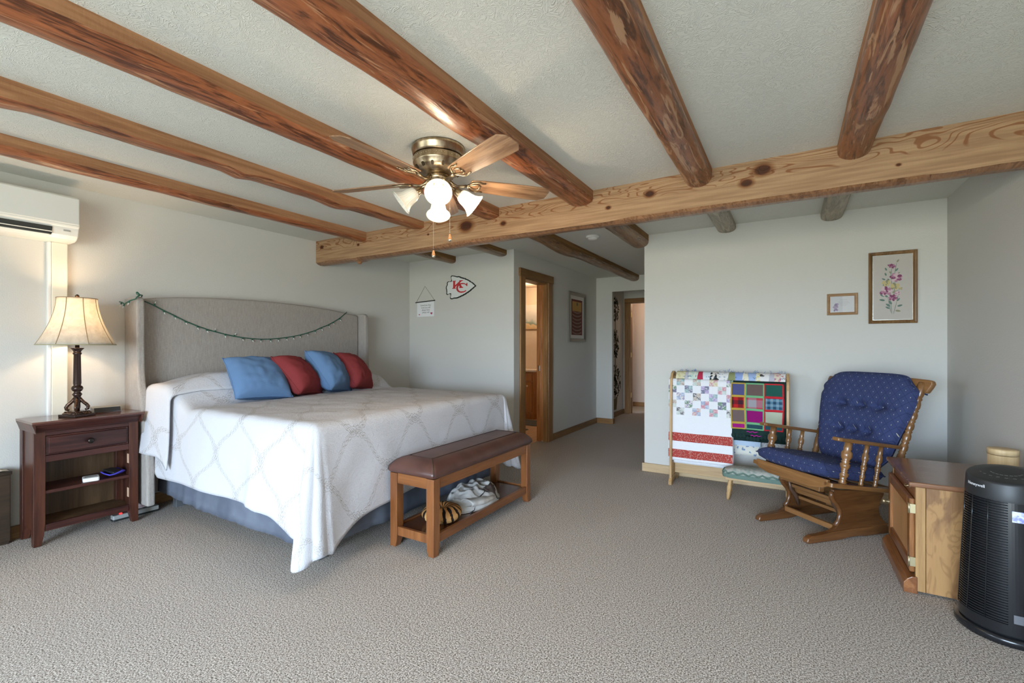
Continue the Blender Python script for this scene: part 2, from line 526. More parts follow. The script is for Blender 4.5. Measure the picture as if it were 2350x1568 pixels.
# bathroom door opening
d1 = struct(thing('door_1', None, None, (XB, DY0, 0)))
box('casing', M_trim, d1, XB, XB + .022, 4.672, 4.788, 0, DZ, .004)
box('casing', M_trim, d1, XB, XB + .022, 5.408, 5.527, 0, DZ, .004)
box('head_casing', M_trim_y, d1, XB, XB + .028, 4.655, 5.545, DZ, 2.178, .004)
box('jamb', M_jamb, d1, XB - .152, XB - .085, DY1 - .016, DY1, 0, DZ - .02, .002)
box('jamb', M_trim, d1, XB - .060, XB + .002, DY1 - .016, DY1, 0, DZ - .02, .002)
box('jamb', M_trim, d1, XB - .152, XB + .002, DY0, DY0 + .016, 0, DZ - .02, .002)
box('head_jamb', M_trim_y, d1, XB - .152, XB + .002, DY0, DY1, DZ - .02, DZ, .002)
box('sliding_door', M_jamb, d1, XB - .087, XB - .058, DY1 - .008, DY1 + .0, 0.01, DZ - .02, .002)
M_brass = plain('brass', (.72, .55, .26), .3, 1)
M_nickel = plain('nickel', (.62, .58, .50), .3, 1)
box('latch_plate', M_nickel, d1, XB - .135, XB - .105, DY1 - .0185, DY1 - .015, .93, 1.0, .001)
# far hall door frame
d2 = struct(thing('door_2', None, None, (-2.53, 8.5, 0)))
box('casing', M_trim, d2, -2.632, -2.545, 8.48, 8.5, 0, 2.06, .004)
box('casing', M_trim, d2, -1.735, -1.65, 8.48, 8.5, 0, 2.06, .004)
box('head_casing', M_trim_x, d2, -2.632, -1.65, 8.478, 8.5, 2.06, 2.15, .004)
box('jamb', M_trim, d2, -2.55, -2.515, 8.495, 8.605, 0, 2.06, .003)
for z in (.30, 1.05, 1.80):
    box('hinge', M_brass, d2, -2.515, -2.508, 8.5, 8.53, z, z + .09, .001)
# far hall: painted topiary on the wall
M_leaf = plain('painted_leaf', (.045, .05, .025), .8)
M_potp = plain('painted_pot', (.13, .11, .06), .8)
mu = MB(); rnd = random.Random(3)
xw = -2.6485
def mural_leaf(y, z, s, a):
    pts = [(-s, 0), (-s * .3, s * .38), (s * .5, s * .3), (s, 0), (s * .5, -s * .3), (-s * .3, -s * .38)]
    mu.add([(xw, y + p * math.cos(a) - q * math.sin(a), z + p * math.sin(a) + q * math.cos(a)) for p, q in pts], [tuple(range(6))], 0)
for zc, hh_, ww, n_ in ((1.92, .22, .20, 90), (1.30, .26, .20, 110), (.62, .30, .30, 170)):
    for i in range(n_):
        a = rnd.random() * 2 * PI; r = rnd.random() ** .5
        mural_leaf(8.0 + ww * r * math.cos(a), zc + hh_ * r * math.sin(a), rnd.uniform(.03, .05), rnd.random() * 6.28)
mu.add([(xw, 7.99, .30), (xw, 8.02, .30), (xw, 8.02, 1.95), (xw, 7.99, 1.95)], [(0, 1, 2, 3)], 0)
mu.add([(xw, 7.93, .12), (xw, 8.07, .12), (xw, 8.12, .32), (xw, 7.88, .32)], [(0, 1, 2, 3)], 1)
tag(mu.build('topiary_mural', [M_leaf, M_potp]), 'three-ball potted topiary tree painted in dark green on the far hall wall', 'mural')

# bathroom
bf = struct(thing('floor_bathroom', None, None, (-3.6, 6, 0)))
M_vinyl = wood('plank_vinyl', (.42, .26, .14), (.62, .43, .27), 'y', 14, .4)
for i in range(9):
    x = -4.45 + i * .18
    box('plank', M_vinyl, bf, x + .002, x + .178, YA + .115, 7.3, -.02, .004, .001)
wallbox('wall_bathroom_far', [(-4.5, XB - .15, 7.3, 7.4, 0, C)], M_wall_bath)
wallbox('wall_bathroom_left', [(-4.6, -4.45, YA + .115, 7.4, 0, C)], M_wall_bath)
struct(MB().box(-4.5, XB - .15, YA + .115, 7.3, C - .06, C - .001).build('ceiling_bathroom', plain('bath_ceiling', (.62, .48, .38), .8)))
base('baseboard_bathroom_far', M_jamb, -3.7, XB - .152, 7.28, 7.3, 0, .09)
lamp('bathroom_lamp', (-3.75, 6.75, 2.1), 11, (1, .74, .48), .08)
lamp('far_room_lamp', (-2.1, 9.15, 2.1), 7, (1, .72, .5), .08)
M_van = wood('vanity_oak', (.34, .13, .03), (.50, .22, .065), 'z', 14, .35)
vn = thing('bathroom_vanity', 'orange oak vanity with white counter seen through the bathroom doorway', 'vanity', (-4.0, 7.05, 0))
box('body', M_van, vn, -4.40, -3.70, 6.87, 7.295, .10, .82, .003)
box('toe_kick', M_van, vn, -4.40, -3.72, 6.93, 7.29, .004, .10, .002)
box('counter', plain('counter_white', (.78, .74, .68), .3), vn, -4.42, -3.665, 6.84, 7.298, .82, .852, .006)
box('drawer_front', M_van, vn, -4.03, -3.72, 6.85, 6.869, .665, .79, .004)
dr = box('cabinet_door', M_van, vn, -4.03, -3.72, 6.85, 6.869, .14, .645, .004)
MB().lathe([(0, .005), (.012, .006), (.018, .013), (.026, .012), (.03, .004)], (-3.80, 6.85, .58), (0, -1, 0), 12).build('knob', plain('white_knob', (.8, .78, .74), .3), dr)
M_mat = fabric('dark_bath_mat', (.10, .105, .10), 300, .2, .6)
tag(box('bath_mat', M_mat, None, -4.0, -3.25, 6.35, 6.80, .004, .018, .005), 'dark grey bath mat lying in front of the oak vanity', 'mat', 'bath mats')
tag(box('bath_mat', M_mat, None, -3.75, -3.33, 5.55, 6.03, .004, .018, .005), 'dark grey bath mat nearest the bathroom doorway', 'mat', 'bath mats')
pt = thing('landscape_canvas', 'unframed landscape canvas hanging on the bathroom wall above the vanity', 'picture', (-3.78, 7.28, 1.75))
k = N('landscape_print', .7, 0, .2)
v = k.coord(); q = k.sep(v)
hz = k.math('ADD', k.math('MULTIPLY', q[2], 3.2), k.math('MULTIPLY', k.noise(v, 5, 3), .9))
k.color(k.ramp(hz, [(.0, (.62, .45, .25)), (.16, (.66, .52, .33)), (.20, (.22, .30, .25)), (.30, (.40, .48, .45)), (.42, (.62, .62, .60)), (.9, (.78, .74, .66))]))
box('canvas', k.mat, pt, -4.16, -3.50, 7.268, 7.298, 1.565, 2.0, .003)
# ---------------------------------------------------------------- ceiling beams
def joist(label, xr, xl, y0, y1, b0, b1, flat_r, flat_l, seed, mats, end_round=False, bumps=(), wig=.006):
    """log with sawn side faces hung from the ceiling; b0,b1 bottom heights at both ends; flat_r/l: where the sawn faces stop"""
    mb = MB(); ny = max(12, int((y1 - y0) / .045)); na = 12
    rows = []
    for j in range(ny + 1):
        y = y0 + (y1 - y0) * j / ny
        t = j / ny
        zb = b0 + (b1 - b0) * t + wig * 1.3 * nz(seed, y * 1.7, 0) + wig * .5 * nz(seed, y * 6, 5)
        fr = flat_r + wig * 2.4 * nz(seed + 9, y * 1.9, 2) + wig * nz(seed, y * 7, 2)
        fl = flat_l + wig * 2.4 * nz(seed + 5, y * 1.9, 7)
        wr = xr + wig * .35 * nz(seed + 2, y * 2.2, 1); wl = xl + wig * .6 * nz(seed + 3, y * 2.0, 3)
        for by, amp, wid in bumps:
            g = math.exp(-((y - by) / wid) ** 2)
            zb -= amp * g; fr -= amp * .8 * g; wl -= amp * .3 * g
        fr = max(fr, zb + .012); fl = max(fl, zb + .012)
        row = [(wr, C + .002)]
        cx = (wr + wl) / 2
        for i in range(na + 1):
            a = PI * i / na
            x = cx + (wr - wl) / 2 * math.cos(a)
            zt = fr + (fl - fr) * i / na
            z = zt - (zt - zb) * math.sin(a) ** .85
            row.append((x, z + wig * .3 * nz(x * 18, y * 9, seed)))
        row.append((wl, C + .002))
        if end_round and j == 0: pass
        rows.append([(x, y, z) for x, z in row])
    n = len(rows[0])
    vs = [p for r in rows for p in r]
    for j in range(ny):
        pass
    fs = []; ms = []
    for j in range(ny):
        for i in range(n - 1):
            fs.append((j * n + i, (j + 1) * n + i, (j + 1) * n + i + 1, j * n + i + 1))
            ms.append(0 if i in (0, n - 2) else 1)
    b = len(mb.v); mb.add(vs, fs, 0, True)
    mb.m = ms
    mb.add([vs[i] for i in range(n)], [tuple(range(n))], 0)
    mb.add([vs[ny * n + i] for i in range(n)], [tuple(reversed(range(n)))], 0)
    mb.sm = [True] * len(fs) + [False, False]
    mb.m = ms + [0, 0]
    # crisp edge between sawn face and round underside
    o = mb.build('ceiling_beam', list(mats))
    es = o.data
    bmx = bmesh.new(); bmx.from_mesh(es)
    for ed in bmx.edges:
        f = ed.link_faces
        if len(f) == 2 and f[0].material_index != f[1].material_index: ed.smooth = False
    bmx.to_mesh(es); bmx.free()
    return tag(o, label, 'beam', 'log beams under the ceiling')
GY0, GY1 = 3.13, 3.285
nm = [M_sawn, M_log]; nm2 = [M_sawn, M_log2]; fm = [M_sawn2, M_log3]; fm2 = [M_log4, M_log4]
Y0 = YF
h1 = H
joist('brown log ceiling beam nearest the headboard wall, above the air conditioner', -3.545, -3.665, Y0, GY0, h1 + 1.01, h1 + 1.035, h1 + 1.06, h1 + 1.07, 1, nm)
joist('second brown log ceiling beam out from the headboard wall, with a knotty bump', -2.80, -2.925, Y0, GY0, h1 + 1.0, h1 + 1.06, h1 + 1.05, h1 + 1.06, 2, nm, bumps=((1.55, .02, .06), (2.25, .025, .12), (.55, .018, .07)))
joist('brown log ceiling beam passing left of the ceiling fan behind its left blades', -2.0, -2.15, Y0, GY0, h1 + .985, h1 + 1.035, h1 + 1.065, h1 + 1.06, 3, nm, bumps=((.2, .008, .2),))
joist('thick brown log ceiling beam passing right of the ceiling fan', -1.20, -1.375, Y0, GY0, h1 + .975, h1 + 1.025, h1 + 1.07, h1 + 1.05, 4, nm, bumps=((1.7, .008, .2),))
joist('bark-streaked round log ceiling beam between the fan and the right-hand beam', -.41, -.565, Y0, GY0, h1 + .965, h1 + 1.02, h1 + 1.085, h1 + 1.07, 5, nm2, bumps=((2.3, .006, .05),))
joist('bark-streaked round log ceiling beam closest to the right wall', .385, .235, Y0, GY0, h1 + .965, h1 + 1.03, h1 + 1.08, h1 + 1.085, 6, nm2, bumps=((2.55, .014, .10),))
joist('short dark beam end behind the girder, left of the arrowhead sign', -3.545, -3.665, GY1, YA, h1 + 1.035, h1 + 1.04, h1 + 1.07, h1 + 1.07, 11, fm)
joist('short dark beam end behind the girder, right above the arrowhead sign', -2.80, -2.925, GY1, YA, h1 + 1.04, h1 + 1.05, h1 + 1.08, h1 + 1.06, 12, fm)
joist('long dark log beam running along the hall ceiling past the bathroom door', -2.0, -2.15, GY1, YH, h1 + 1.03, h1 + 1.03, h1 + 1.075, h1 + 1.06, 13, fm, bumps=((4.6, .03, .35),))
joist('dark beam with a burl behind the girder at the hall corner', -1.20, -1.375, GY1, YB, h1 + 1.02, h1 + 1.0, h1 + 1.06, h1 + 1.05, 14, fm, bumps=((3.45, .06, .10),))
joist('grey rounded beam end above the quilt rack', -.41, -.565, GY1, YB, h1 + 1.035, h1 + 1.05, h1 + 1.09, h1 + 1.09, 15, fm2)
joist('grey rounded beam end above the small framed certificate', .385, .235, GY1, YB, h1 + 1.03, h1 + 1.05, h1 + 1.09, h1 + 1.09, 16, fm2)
# girder
mb = MB(); nx = 150
rows = []
for i in range(nx + 1):
    x = XL + .004 + (XR - XL - .008) * i / nx
    zb = 2.118 + .010 * nz(x * .9, 3, 1) + .005 * nz(x * 4, 8, 1)
    zf = 2.14 + .016 * nz(x * 1.1, 5, 2) + .006 * nz(x * 5, 1, 2)
    if x > .6: zf -= .02 * (x - .6)
    g = .022 * math.exp(-((x + 3.72) / .05) ** 2); zb -= g * .7; zf -= g * .3
    zf = max(zf, zb + .012)
    rows.append([(x, GY0, C + .002), (x, GY0, zf + .06), (x, GY0, zf), (x, GY0 + .018, zb + .010), (x, GY0 + .05, zb), (x, GY0 + .10, zb + .002), (x, GY1 - .012, zb + .012), (x, GY1, zf + .01), (x, GY1, C + .002)])
n = 9
vs = [p for r in rows for p in r]; fs = []; ms = []
for i in range(nx):
    for q in range(n - 1):
        fs.append((i * n + q, i * n + q + 1, (i + 1) * n + q + 1, (i + 1) * n + q)); ms.append(0 if q in (0, 1, 7) else 1)
mb.add(vs, fs, 0, False)
mb.add([rows[0][q] for q in range(n)], [tuple(reversed(range(n)))], 0); mb.add([rows[-1][q] for q in range(n)], [tuple(range(n))], 0)
mb.m = ms + [0, 0]
gi = tag(mb.build('girder_beam', [M_girder, M_gund]), 'long pale sawn pine girder with dark knots spanning the room under the log beams', 'beam')
MB().lathe([(0, .026), (.02, .024), (.032, .017), (.036, .005)], (-3.72, GY0 + .07, 2.122), (0, 0, -1), 12).build('branch_stub', M_sawn, gi)
# smoke detector
sd = thing('smoke_detector', 'round white smoke detector on the hall ceiling', 'smoke detector', (-1.70, 4.42, C))
M_plast = plain('white_plastic', (.78, .77, .74), .45)
MB().lathe([(0, .068), (-.012, .068), (-.02, .06), (-.022, .055)], (-1.70, 4.42, C + .001), (0, 0, 1), 28).build('base', M_plast, sd)
MB().lathe([(-.02, .048), (-.034, .045), (-.04, .03), (-.041, .001)], (-1.70, 4.42, C + .001), (0, 0, 1), 28).build('cover', M_plast, sd)
# ---------------------------------------------------------------- air conditioner and line cover
M_ac = plain('ac_plastic', (.74, .74, .70), .35)
M_dark = plain('dark_slot', (.02, .022, .02), .5)
ac = thing('air_conditioner', 'white wall-mounted split air conditioner high on the left wall', 'air conditioner', (XL, .75, 1.96))
prof = [(XL, 2.262), (-4.15, 2.262), (-4.128, 2.256), (-4.115, 2.24), (-4.105, 2.06), (-4.112, 2.05), (-4.118, 2.045), (-4.122, 2.03), (-4.135, 1.995), (-4.16, 1.972), (-4.20, 1.962), (XL, 1.962)]
a0, a1 = .34, 1.165
MB().prism(prof, a0, a1, 'y').build('body', M_ac, ac, .008, 3)
box('front_panel', M_ac, ac, -4.116, -4.099, a0 + .004, a1 - .004, 2.066, 2.245, .006)
MB().prism([(-4.128, 2.035), (-4.113, 2.035), (-4.130, 1.988), (-4.15, 1.985)], a0 + .05, 1.03, 'y').build('air_outlet', M_dark, ac)
MB().prism([(-4.150, 1.990), (-4.124, 2.008), (-4.121, 2.005), (-4.148, 1.983)], a0 + .05, 1.03, 'y').build('louver', M_ac, ac, .001)
MB().prism([(-4.165, 1.974), (-4.136, 1.990), (-4.133, 1.984), (-4.164, 1.966)], a0 + .03, 1.02, 'y').build('louver', M_ac, ac, .001)
for i in range(7):
    box('vane', M_dark, ac, -4.138, -4.132, a0 + .12 + i * .09, a0 + .124 + i * .09, 1.992, 2.03, 0)
box('display', plain('grey_print', (.45, .45, .43), .5), ac, -4.1235, -4.1205, 1.085, 1.12, 2.018, 2.028, 0)
lc = thing('line_cover', 'cream vertical pipe cover running down the wall below the air conditioner', 'pipe cover', (XL, 1.11, 0))
box('duct', plain('cream_duct', (.74, .71, .60), .5), lc, XL, XL + .036, 1.068, 1.15, .09, 1.962, .004)
box('duct_edge', M_plast, lc, XL, XL + .033, 1.050, 1.067, .09, 1.962, .003)
# ---------------------------------------------------------------- nightstand corner
M_ns = wood('dark_cherry', (.026, .007, .005), (.085, .027, .014), 'z', 12, .38, 1.3, .35, 0, .06)
M_nsy = wood('dark_cherry_y', (.028, .008, .007), (.085, .026, .018), 'y', 12, .38, 1.3, .35, 0, .06)
M_nst = wood('dark_cherry_top', (.06, .02, .014), (.15, .055, .034), 'y', 12, .18, 1, .6, 0, .4)
M_nsi = wood('brown_inside', (.06, .032, .014), (.15, .085, .04), 'z', 10, .5)
xb, xf = XL + .042, -4.0
ya, yb = .915, 1.452
ns = thing('nightstand', 'dark cherry nightstand with one drawer and open shelves beside the bed', 'nightstand', ((xb + xf) / 2, (ya + yb) / 2, 0))
tp = MB().prism([(xf + .05, .780), (xf + .052, .772), (xf + .05, .764), (xf + .034, .752), (xf + .018, .735), (xf + .006, .722), (xf + .002, .712), (xb, .712), (xb, .780)], ya + .0, yb + .0, 'y')
tp.build('moulding', M_nsy, ns, .001)
for s, y in ((-1, ya), (1, yb)):
    pr_ = [(y, .780), (y + s * .016, .780), (y + s * .017, .772), (y + s * .016, .764), (y + s * .009, .745), (y + s * .003, .722), (y + s * .0, .712)]
    mb = MB().prism(pr_ if s > 0 else pr_[::-1], xb, xf + .05, 'x'); mb.build('moulding', M_ns, ns, .001)
box('top', M_nst, ns, xb, xf + .056, ya - .019, yb + .019, .772, .785, .003)
def leg(x, y, sxx, sy, w=.055):
    mb = MB()
    o = [(0, 0), (w, 0), (w, w), (0, w)]
    rows = []
    for z, tt in ((.715, 0), (.14, 0), (.07, .006), (0.002, .018)):
        rows.append([(x + sxx * (a if a == 0 else a - tt), y + sy * (b if b == 0 else b - tt), z) for a, b in o])
    fl = sxx * sy < 0
    vs = [p for r in rows for p in r]; fs = []
    for i in range(3):
        for q in range(4):
            f = (i * 4 + q, i * 4 + (q + 1) % 4, (i + 1) * 4 + (q + 1) % 4, (i + 1) * 4 + q)
            fs.append(f if fl else f[::-1])
    t = (0, 1, 2, 3); b_ = (12, 13, 14, 15)
    fs += [t[::-1] if fl else t, b_ if fl else b_[::-1]]
    mb.add(vs, fs); return mb
for x, sxx in ((xf, -1), (xb, 1)):
    for y, sy in ((ya, 1), (yb, -1)):
        leg(x, y, sxx, sy).build('leg', M_ns, ns, .003)
for y in (ya + .008, yb - .028):
    box('side_panel', M_ns, ns, xb + .055, xf - .055, y, y + .02, .095, .712, .001)
box('back_panel', M_nsi, ns, xb + .004, xb + .016, ya + .028, yb - .028, .095, .712, .001)
ry0, ry1 = ya + .055, yb - .055
box('rail', M_nsy, ns, xf - .03, xf - .004, ry0, ry1, .688, .712, .002)
box('rail', M_nsy, ns, xf - .03, xf - .004, ry0, ry1, .522, .562, .002)
box('rail', M_nsy, ns, xf - .03, xf - .004, ry0, ry1, .088, .13, .002)
box('dust_panel', M_nsi, ns, xb + .016, xf - .03, ya + .028, yb - .028, .530, .545, .001)
dw = MB().box(xf - .028, xf - .006, ry0 + .003, ry1 - .003, .565, .685).build('drawer', M_nsy, ns, .002)
MB().prism([(xf - .006, .569), (xf + .0005, .577), (xf + .0005, .673), (xf - .006, .681)], ry0 + .014, ry1 - .014, 'y').build('drawer_panel', M_nsy, dw, .002)
MB().lathe([(0, .008), (.008, .007), (.014, .016), (.022, .018), (.028, .013), (.03, .003)], (xf, (ry0 + ry1) / 2, .625), (1, 0, 0), 18).build('knob', plain('dark_bronze', (.035, .028, .025), .28, .8), dw)
box('shelf', M_nsy, ns, xb + .016, xf - .006, ya + .028, yb - .028, .322, .342, .003)
box('bottom_shelf', M_nsi, ns, xb + .016, xf - .03, ya + .028, yb - .028, .105, .125, .002)
M_peach = plain('hinge_mortise', (.62, .40, .27), .5)
for z in (.425, .185):
    box('hinge_mortise', M_peach, ns, xf - .030, xf - .004, ry1 - .0015, ry1 + .0005, z, z + .065, .0)
# things inside
r_ = thing('pager', 'small white plastic gadget on the nightstand shelf left of the blue pouch', 'gadget', (-4.055, 1.205, .342))
Mr = Matrix.Translation((-4.055, 1.205, .3425)) @ Matrix.Rotation(math.radians(-14), 4, 'Z')
MB().prism(rpoly(-.045, .045, -.042, .042, .012), 0, .026, 'z', M=Mr).build('case', M_plast, r_, .004)
MB().box(-.02, .02, -.03, .03, .0262, .0272, M=Mr).build('screen', plain('grey_screen', (.32, .34, .33), .3), r_)
M_blue = fabric('royal_blue_pouch', (.07, .06, .46), 300, .15, .4)
pc = thing('glasses_pouch', 'royal blue fabric pouch on the nightstand shelf', 'pouch', (-4.07, 1.335, .342))
def pouch(u, v):
    a = 2 * PI * u; r = v
    x = .075 * math.cos(a) * r; y = .068 * math.sin(a) * r
    z = .008 + .03 * (r ** 3) * (.7 + .3 * math.sin(3 * a)) + .004 * nz(x * 40, y * 40, 3)
    return Vector((-4.07 + x, 1.33 + y, .343 + z))
mb = MB().grid(pouch, 28, 8, closed_u=True); mb.build('pouch_cloth', M_blue, pc, solid=.006)
Mr = Matrix.Translation((-4.08, 1.33, .368)) @ Matrix.Rotation(.3, 4, 'Z') @ Matrix.Rotation(.15, 4, 'Y')
MB().prism(rpoly(-.05, .05, -.032, .032, .008), 0, .016, 'z', M=Mr).build('dark_case', plain('black_plastic', (.018, .019, .022), .35), pc, .003)
# table lamp
M_bronze = plain('dark_bronze_lamp', (.045, .026, .02), .22, .6)
k = N('bronze_rubbed', .25, .5); v = k.coord(); k.color(k.ramp(k.noise(v, 60, 3), [(.4, (.03, .016, .012)), (.7, (.16, .075, .035))])); M_bronze2 = k.mat
lx, ly, lz = -4.072, 1.14, .785
tl = thing('table_lamp', 'lit bronze table lamp with a flared cream bell shade on the nightstand', 'lamp', (lx, ly, lz), math.radians(22))
R_ = Matrix.Translation((lx, ly, lz)) @ Matrix.Rotation(math.radians(22), 4, 'Z')
mb = MB()
mb.box(-.066, .066, -.066, .066, .0, .018, M=R_); mb.build('base', M_bronze, tl, .003)
mb = MB()
for i in range(-4, 5):
    for q in range(4):
        A = R_ @ Matrix.Rotation(q * PI / 2, 4, 'Z')
        mb.tube([A @ Vector((.054, i * .0115, .018)), A @ Vector((.042, i * .0095, .032))], .005, 6)
mb.prism(rpoly(-.046, .046, -.046, .046, .006), .018, .036, 'z', M=R_)
mb.build('gadroon', M_bronze2, tl)
for q in range(4):
    A = R_ @ Matrix.Rotation(q * PI / 2 + PI / 4, 4, 'Z')
    pts = [A @ Vector(p) for p in ((.012, 0, .125), (.020, 0, .108), (.032, 0, .092), (.046, 0, .078), (.055, 0, .062), (.052, 0, .047), (.043, 0, .043), (.039, 0, .050))]
    MB().tube(pts, [.008, .010, .010, .0105, .010, .009, .007, .004], 8).build('scroll_foot', M_bronze2, tl)
MB().lathe([(.036, .014), (.06, .013), (.085, .016), (.105, .02), (.125, .016), (.137, .021), (.147, .026), (.157, .02), (.163, .016), (.172, .026), (.186, .031), (.198, .028), (.206, .019), (.213, .02), (.22, .0215), (.41, .0185), (.416, .023), (.424, .023), (.428, .018), (.44, .024), (.452, .034), (.456, .036), (.458, .01)], (lx, ly, lz), (0, 0, 1), 24).build('column', M_bronze, tl)
k = N('lamp_shade_silk', .8, 0, .2, (.74, .64, .42))
v = k.coord(); a = k.noise(v, 30, 4, .6, .5)
colr = k.ramp(a, [(.35, (.62, .575, .50)), (.65, (.74, .70, .625))])
dif = k.n('BsdfDiffuse'); tra = k.n('BsdfTranslucent'); mx = k.n('MixShader'); mx.inputs[0].default_value = .5
k.l(colr, dif.inputs[0]); k.l(colr, tra.inputs[0]); k.l(dif.outputs[0], mx.inputs[1]); k.l(tra.outputs[0], mx.inputs[2])
k.l(mx.outputs[0], k.t.nodes['Material Output'].inputs[0]); M_shade = k.mat
SZ0, SZ1 = 1.263 - lz, 1.572 - lz
def shade_r(t): return .103 + .100 * (1 - t) ** 1.75
def shade(u, vv):
    a = 2 * PI * u
    seg = (u * 8) % 1
    r = shade_r(vv) * (1 - .022 * math.sin(PI * seg) * (1 - vv * .5))
    return Vector((lx + r * math.cos(a), ly + r * math.sin(a), lz + SZ0 + (SZ1 - SZ0) * vv))
sh = MB().grid(shade, 64, 18, closed_u=True).build('lamp_shade', M_shade, tl, solid=.0012)
M_seam = plain('shade_braid', (.30, .20, .10), .8)
mb = MB()
for q in range(8):
    mb.tube([shade(q / 8, i / 10) * 1.0 for i in range(11)], .0022, 5)
mb.build('seam_braid', M_seam, sh)
MB().tube([shade(i / 48, 0) for i in range(48)], .0028, 5, closed=True).build('bottom_trim', plain('shade_trim', (.36, .33, .2), .8), sh)
MB().tube([shade(i / 48, 1) for i in range(48)], .0022, 5, closed=True).build('top_trim', M_seam, sh)
MB().lathe([(SZ1 - .02, .004), (SZ1 + .002, .006), (SZ1 + .008, .011), (SZ1 + .018, .012), (SZ1 + .024, .007), (SZ1 + .028, .002)], (lx, ly, lz), (0, 0, 1), 12).build('finial', M_bronze2, tl)
kb = N('lit_bulb', .5); kb.b.inputs['Emission Color'].default_value = (1, .80, .55, 1); kb.b.inputs['Emission Strength'].default_value = 18; M_bulb = kb.mat
MB().ball((lx, ly, lz + .60), .028, 12, sc=(1, 1, 1.3)).build('bulb', M_bulb, tl)
MB().lathe([(.455, .012), (.57, .012)], (lx, ly, lz), n=10).build('socket', M_bronze, tl)
lamp('table_lamp_bulb', (lx, ly, lz + .685), 9, (1, .70, .42), .04)
# clock radio
ck = thing('clock_radio', 'small dark clock radio with silver top right of the lamp on the nightstand', 'clock', (-4.18, 1.325, .785), math.radians(-4))
A = MX[ck.name]
MB().prism([(-.035, 0), (.035, 0), (.04, .006), (.032, .034), (-.03, .042), (-.038, .036)], -.078, .078, 'y', M=A).build('case', plain('silver_plastic', (.30, .29, .27), .45, .2), ck, .004)
MB().prism([(.0365, .006), (.0425, .0065), (.0345, .034), (.0285, .034)], -.072, .072, 'y', M=A).build('display', plain('clock_face', (.012, .016, .022), .3, 0, .3), ck, .001)
# low dark chest at the frame edge
cb = thing('low_chest', 'low dark wooden chest against the wall at the left edge behind the nightstand', 'chest', (-4.26, .4, 0))
M_dk = wood('near_black_wood', (.022, .014, .008), (.06, .036, .02), 'y', 10, .45)
box('body', M_dk, cb, XL + .02, -4.225, -.3, .865, .02, .44, .004)
box('lid', M_dk, cb, XL + .018, -4.215, -.31, .87, .44, .462, .004)
box('plinth', M_dk, cb, XL + .02, -4.235, -.29, .86, .0, .02, .002)
def cloth1(u, v):
    x = -4.305 + .075 * v; y = .60 + .26 * u
    return Vector((x, y, .4635 + .02 * max(0, nz(x * 30, y * 22, 1) + .35) * sm(0, .2, u) * sm(1, .8, u)))
tag(MB().grid(cloth1, 26, 10).build('folded_cloth', fabric('cream_cloth', (.66, .58, .48), 300)), 'crumpled cream cloth lying on the low dark chest', 'cloth')
# power strip + tissue pouch on the floor
ps = thing('power_strip', 'grey power strip with a red switch light on the carpet under the nightstand', 'power strip', (-4.14, 1.49, 0))
M_g = plain('grey_plastic', (.36, .36, .34), .45)
MB().prism(rpoly(-4.165, -4.115, 1.345, 1.625, .008), .012, .042, 'z').build('body', M_g, ps, .004)
MB().prism(rpoly(-4.166, -4.114, 1.344, 1.626, .008), .001, .012, 'z').build('foot', M_dark, ps, .001)
kr = N('red_switch', .4, col=(.6, .02, .02)); kr.b.inputs['Emission Color'].default_value = (1, .03, .03, 1); kr.b.inputs['Emission Strength'].default_value = 2.5
box('switch', kr.mat, ps, -4.135, -4.12, 1.385, 1.40, .042, .050, .002)
for i in range(4):
    box('socket', M_dark, ps, -4.152, -4.128, 1.44 + i * .045, 1.462 + i * .045, .0415, .0428, 0)
def tis(u, v):
    a = 2 * PI * u
    r = .5 + .5 * math.sin(PI * v) + .25 * nz(math.cos(a) * 2, math.sin(a) * 2, v * 4)
    return Vector((-4.185 + .028 * r * math.cos(a), 1.545 + .055 * r * math.sin(a), .002 + .085 * v + .012 * nz(a, v * 3, 2)))
k = N('pink_wrapper', .5); v_ = k.coord((1, 1, 3)); k.color(k.ramp(k.noise(v_, 25, 1), [(.42, (.60, .52, .48)), (.5, (.36, .16, .18)), (.58, (.66, .58, .55))]))
tag(MB().grid(tis, 22, 12, closed_u=True).build('crumpled_packet', k.mat), 'crumpled pink and white packet on the carpet behind the power strip', 'packet')
# ---------------------------------------------------------------- bed
k = N('headboard_linen', .9, 0, .2)
v = k.coord((1, 1, .07)); v2 = k.coord((1, .25, 1))
a = k.noise(v, 260, 3, .7); b = k.noise(v2, 200, 2)
k.color(k.ramp(k.math('ADD', k.math('MULTIPLY', a, .7), k.math('MULTIPLY', b, .3)), [(.35, (.29, .26, .235)), (.65, (.41, .375, .34))]))
k.bump(a, .35, .003); M_linen = k.mat
bd = thing('bed', 'king bed with tall grey upholstered wing headboard and blue-grey bed skirt', 'bed', (-3.2, 2.56, 0))
top = [(1.526, 1.610), (1.65, 1.632), (1.80, 1.650), (2.0, 1.664), (2.2, 1.672), (2.4, 1.677), (2.6, 1.677), (2.8, 1.672), (3.0, 1.664), (3.2, 1.650), (3.4, 1.628), (3.60, 1.598)]
hb = MB().prism([(1.526, .12)] + [(3.60, .12)] + top[::-1], XL + .004, -4.205, 'x').build('headboard', M_linen, bd, .018, 3)
wp = [(XL + .004, .10), (-3.925, .10), (-3.93, .35), (-3.945, .52), (-3.985, .70), (-4.035, .85), (-4.075, .98), (-4.09, 1.08), (-4.094, 1.3), (-4.096, 1.58), (-4.11, 1.612), (-4.14, 1.622), (XL + .004, 1.616)]
for y in (1.476, 3.602):
    MB().prism(wp, y, y + .052, 'y').build('headboard_wing', M_linen, bd, .014, 3)
box('mattress', plain('mattress_white', (.7, .7, .7), .8), bd, -4.19, -2.30, 1.68, 3.47, .40, .76, .04, seg=4)
box('box_spring', plain('box_grey', (.12, .13, .16), .9), bd, -4.19, -2.32, 1.70, 3.45, .13, .40, .01)
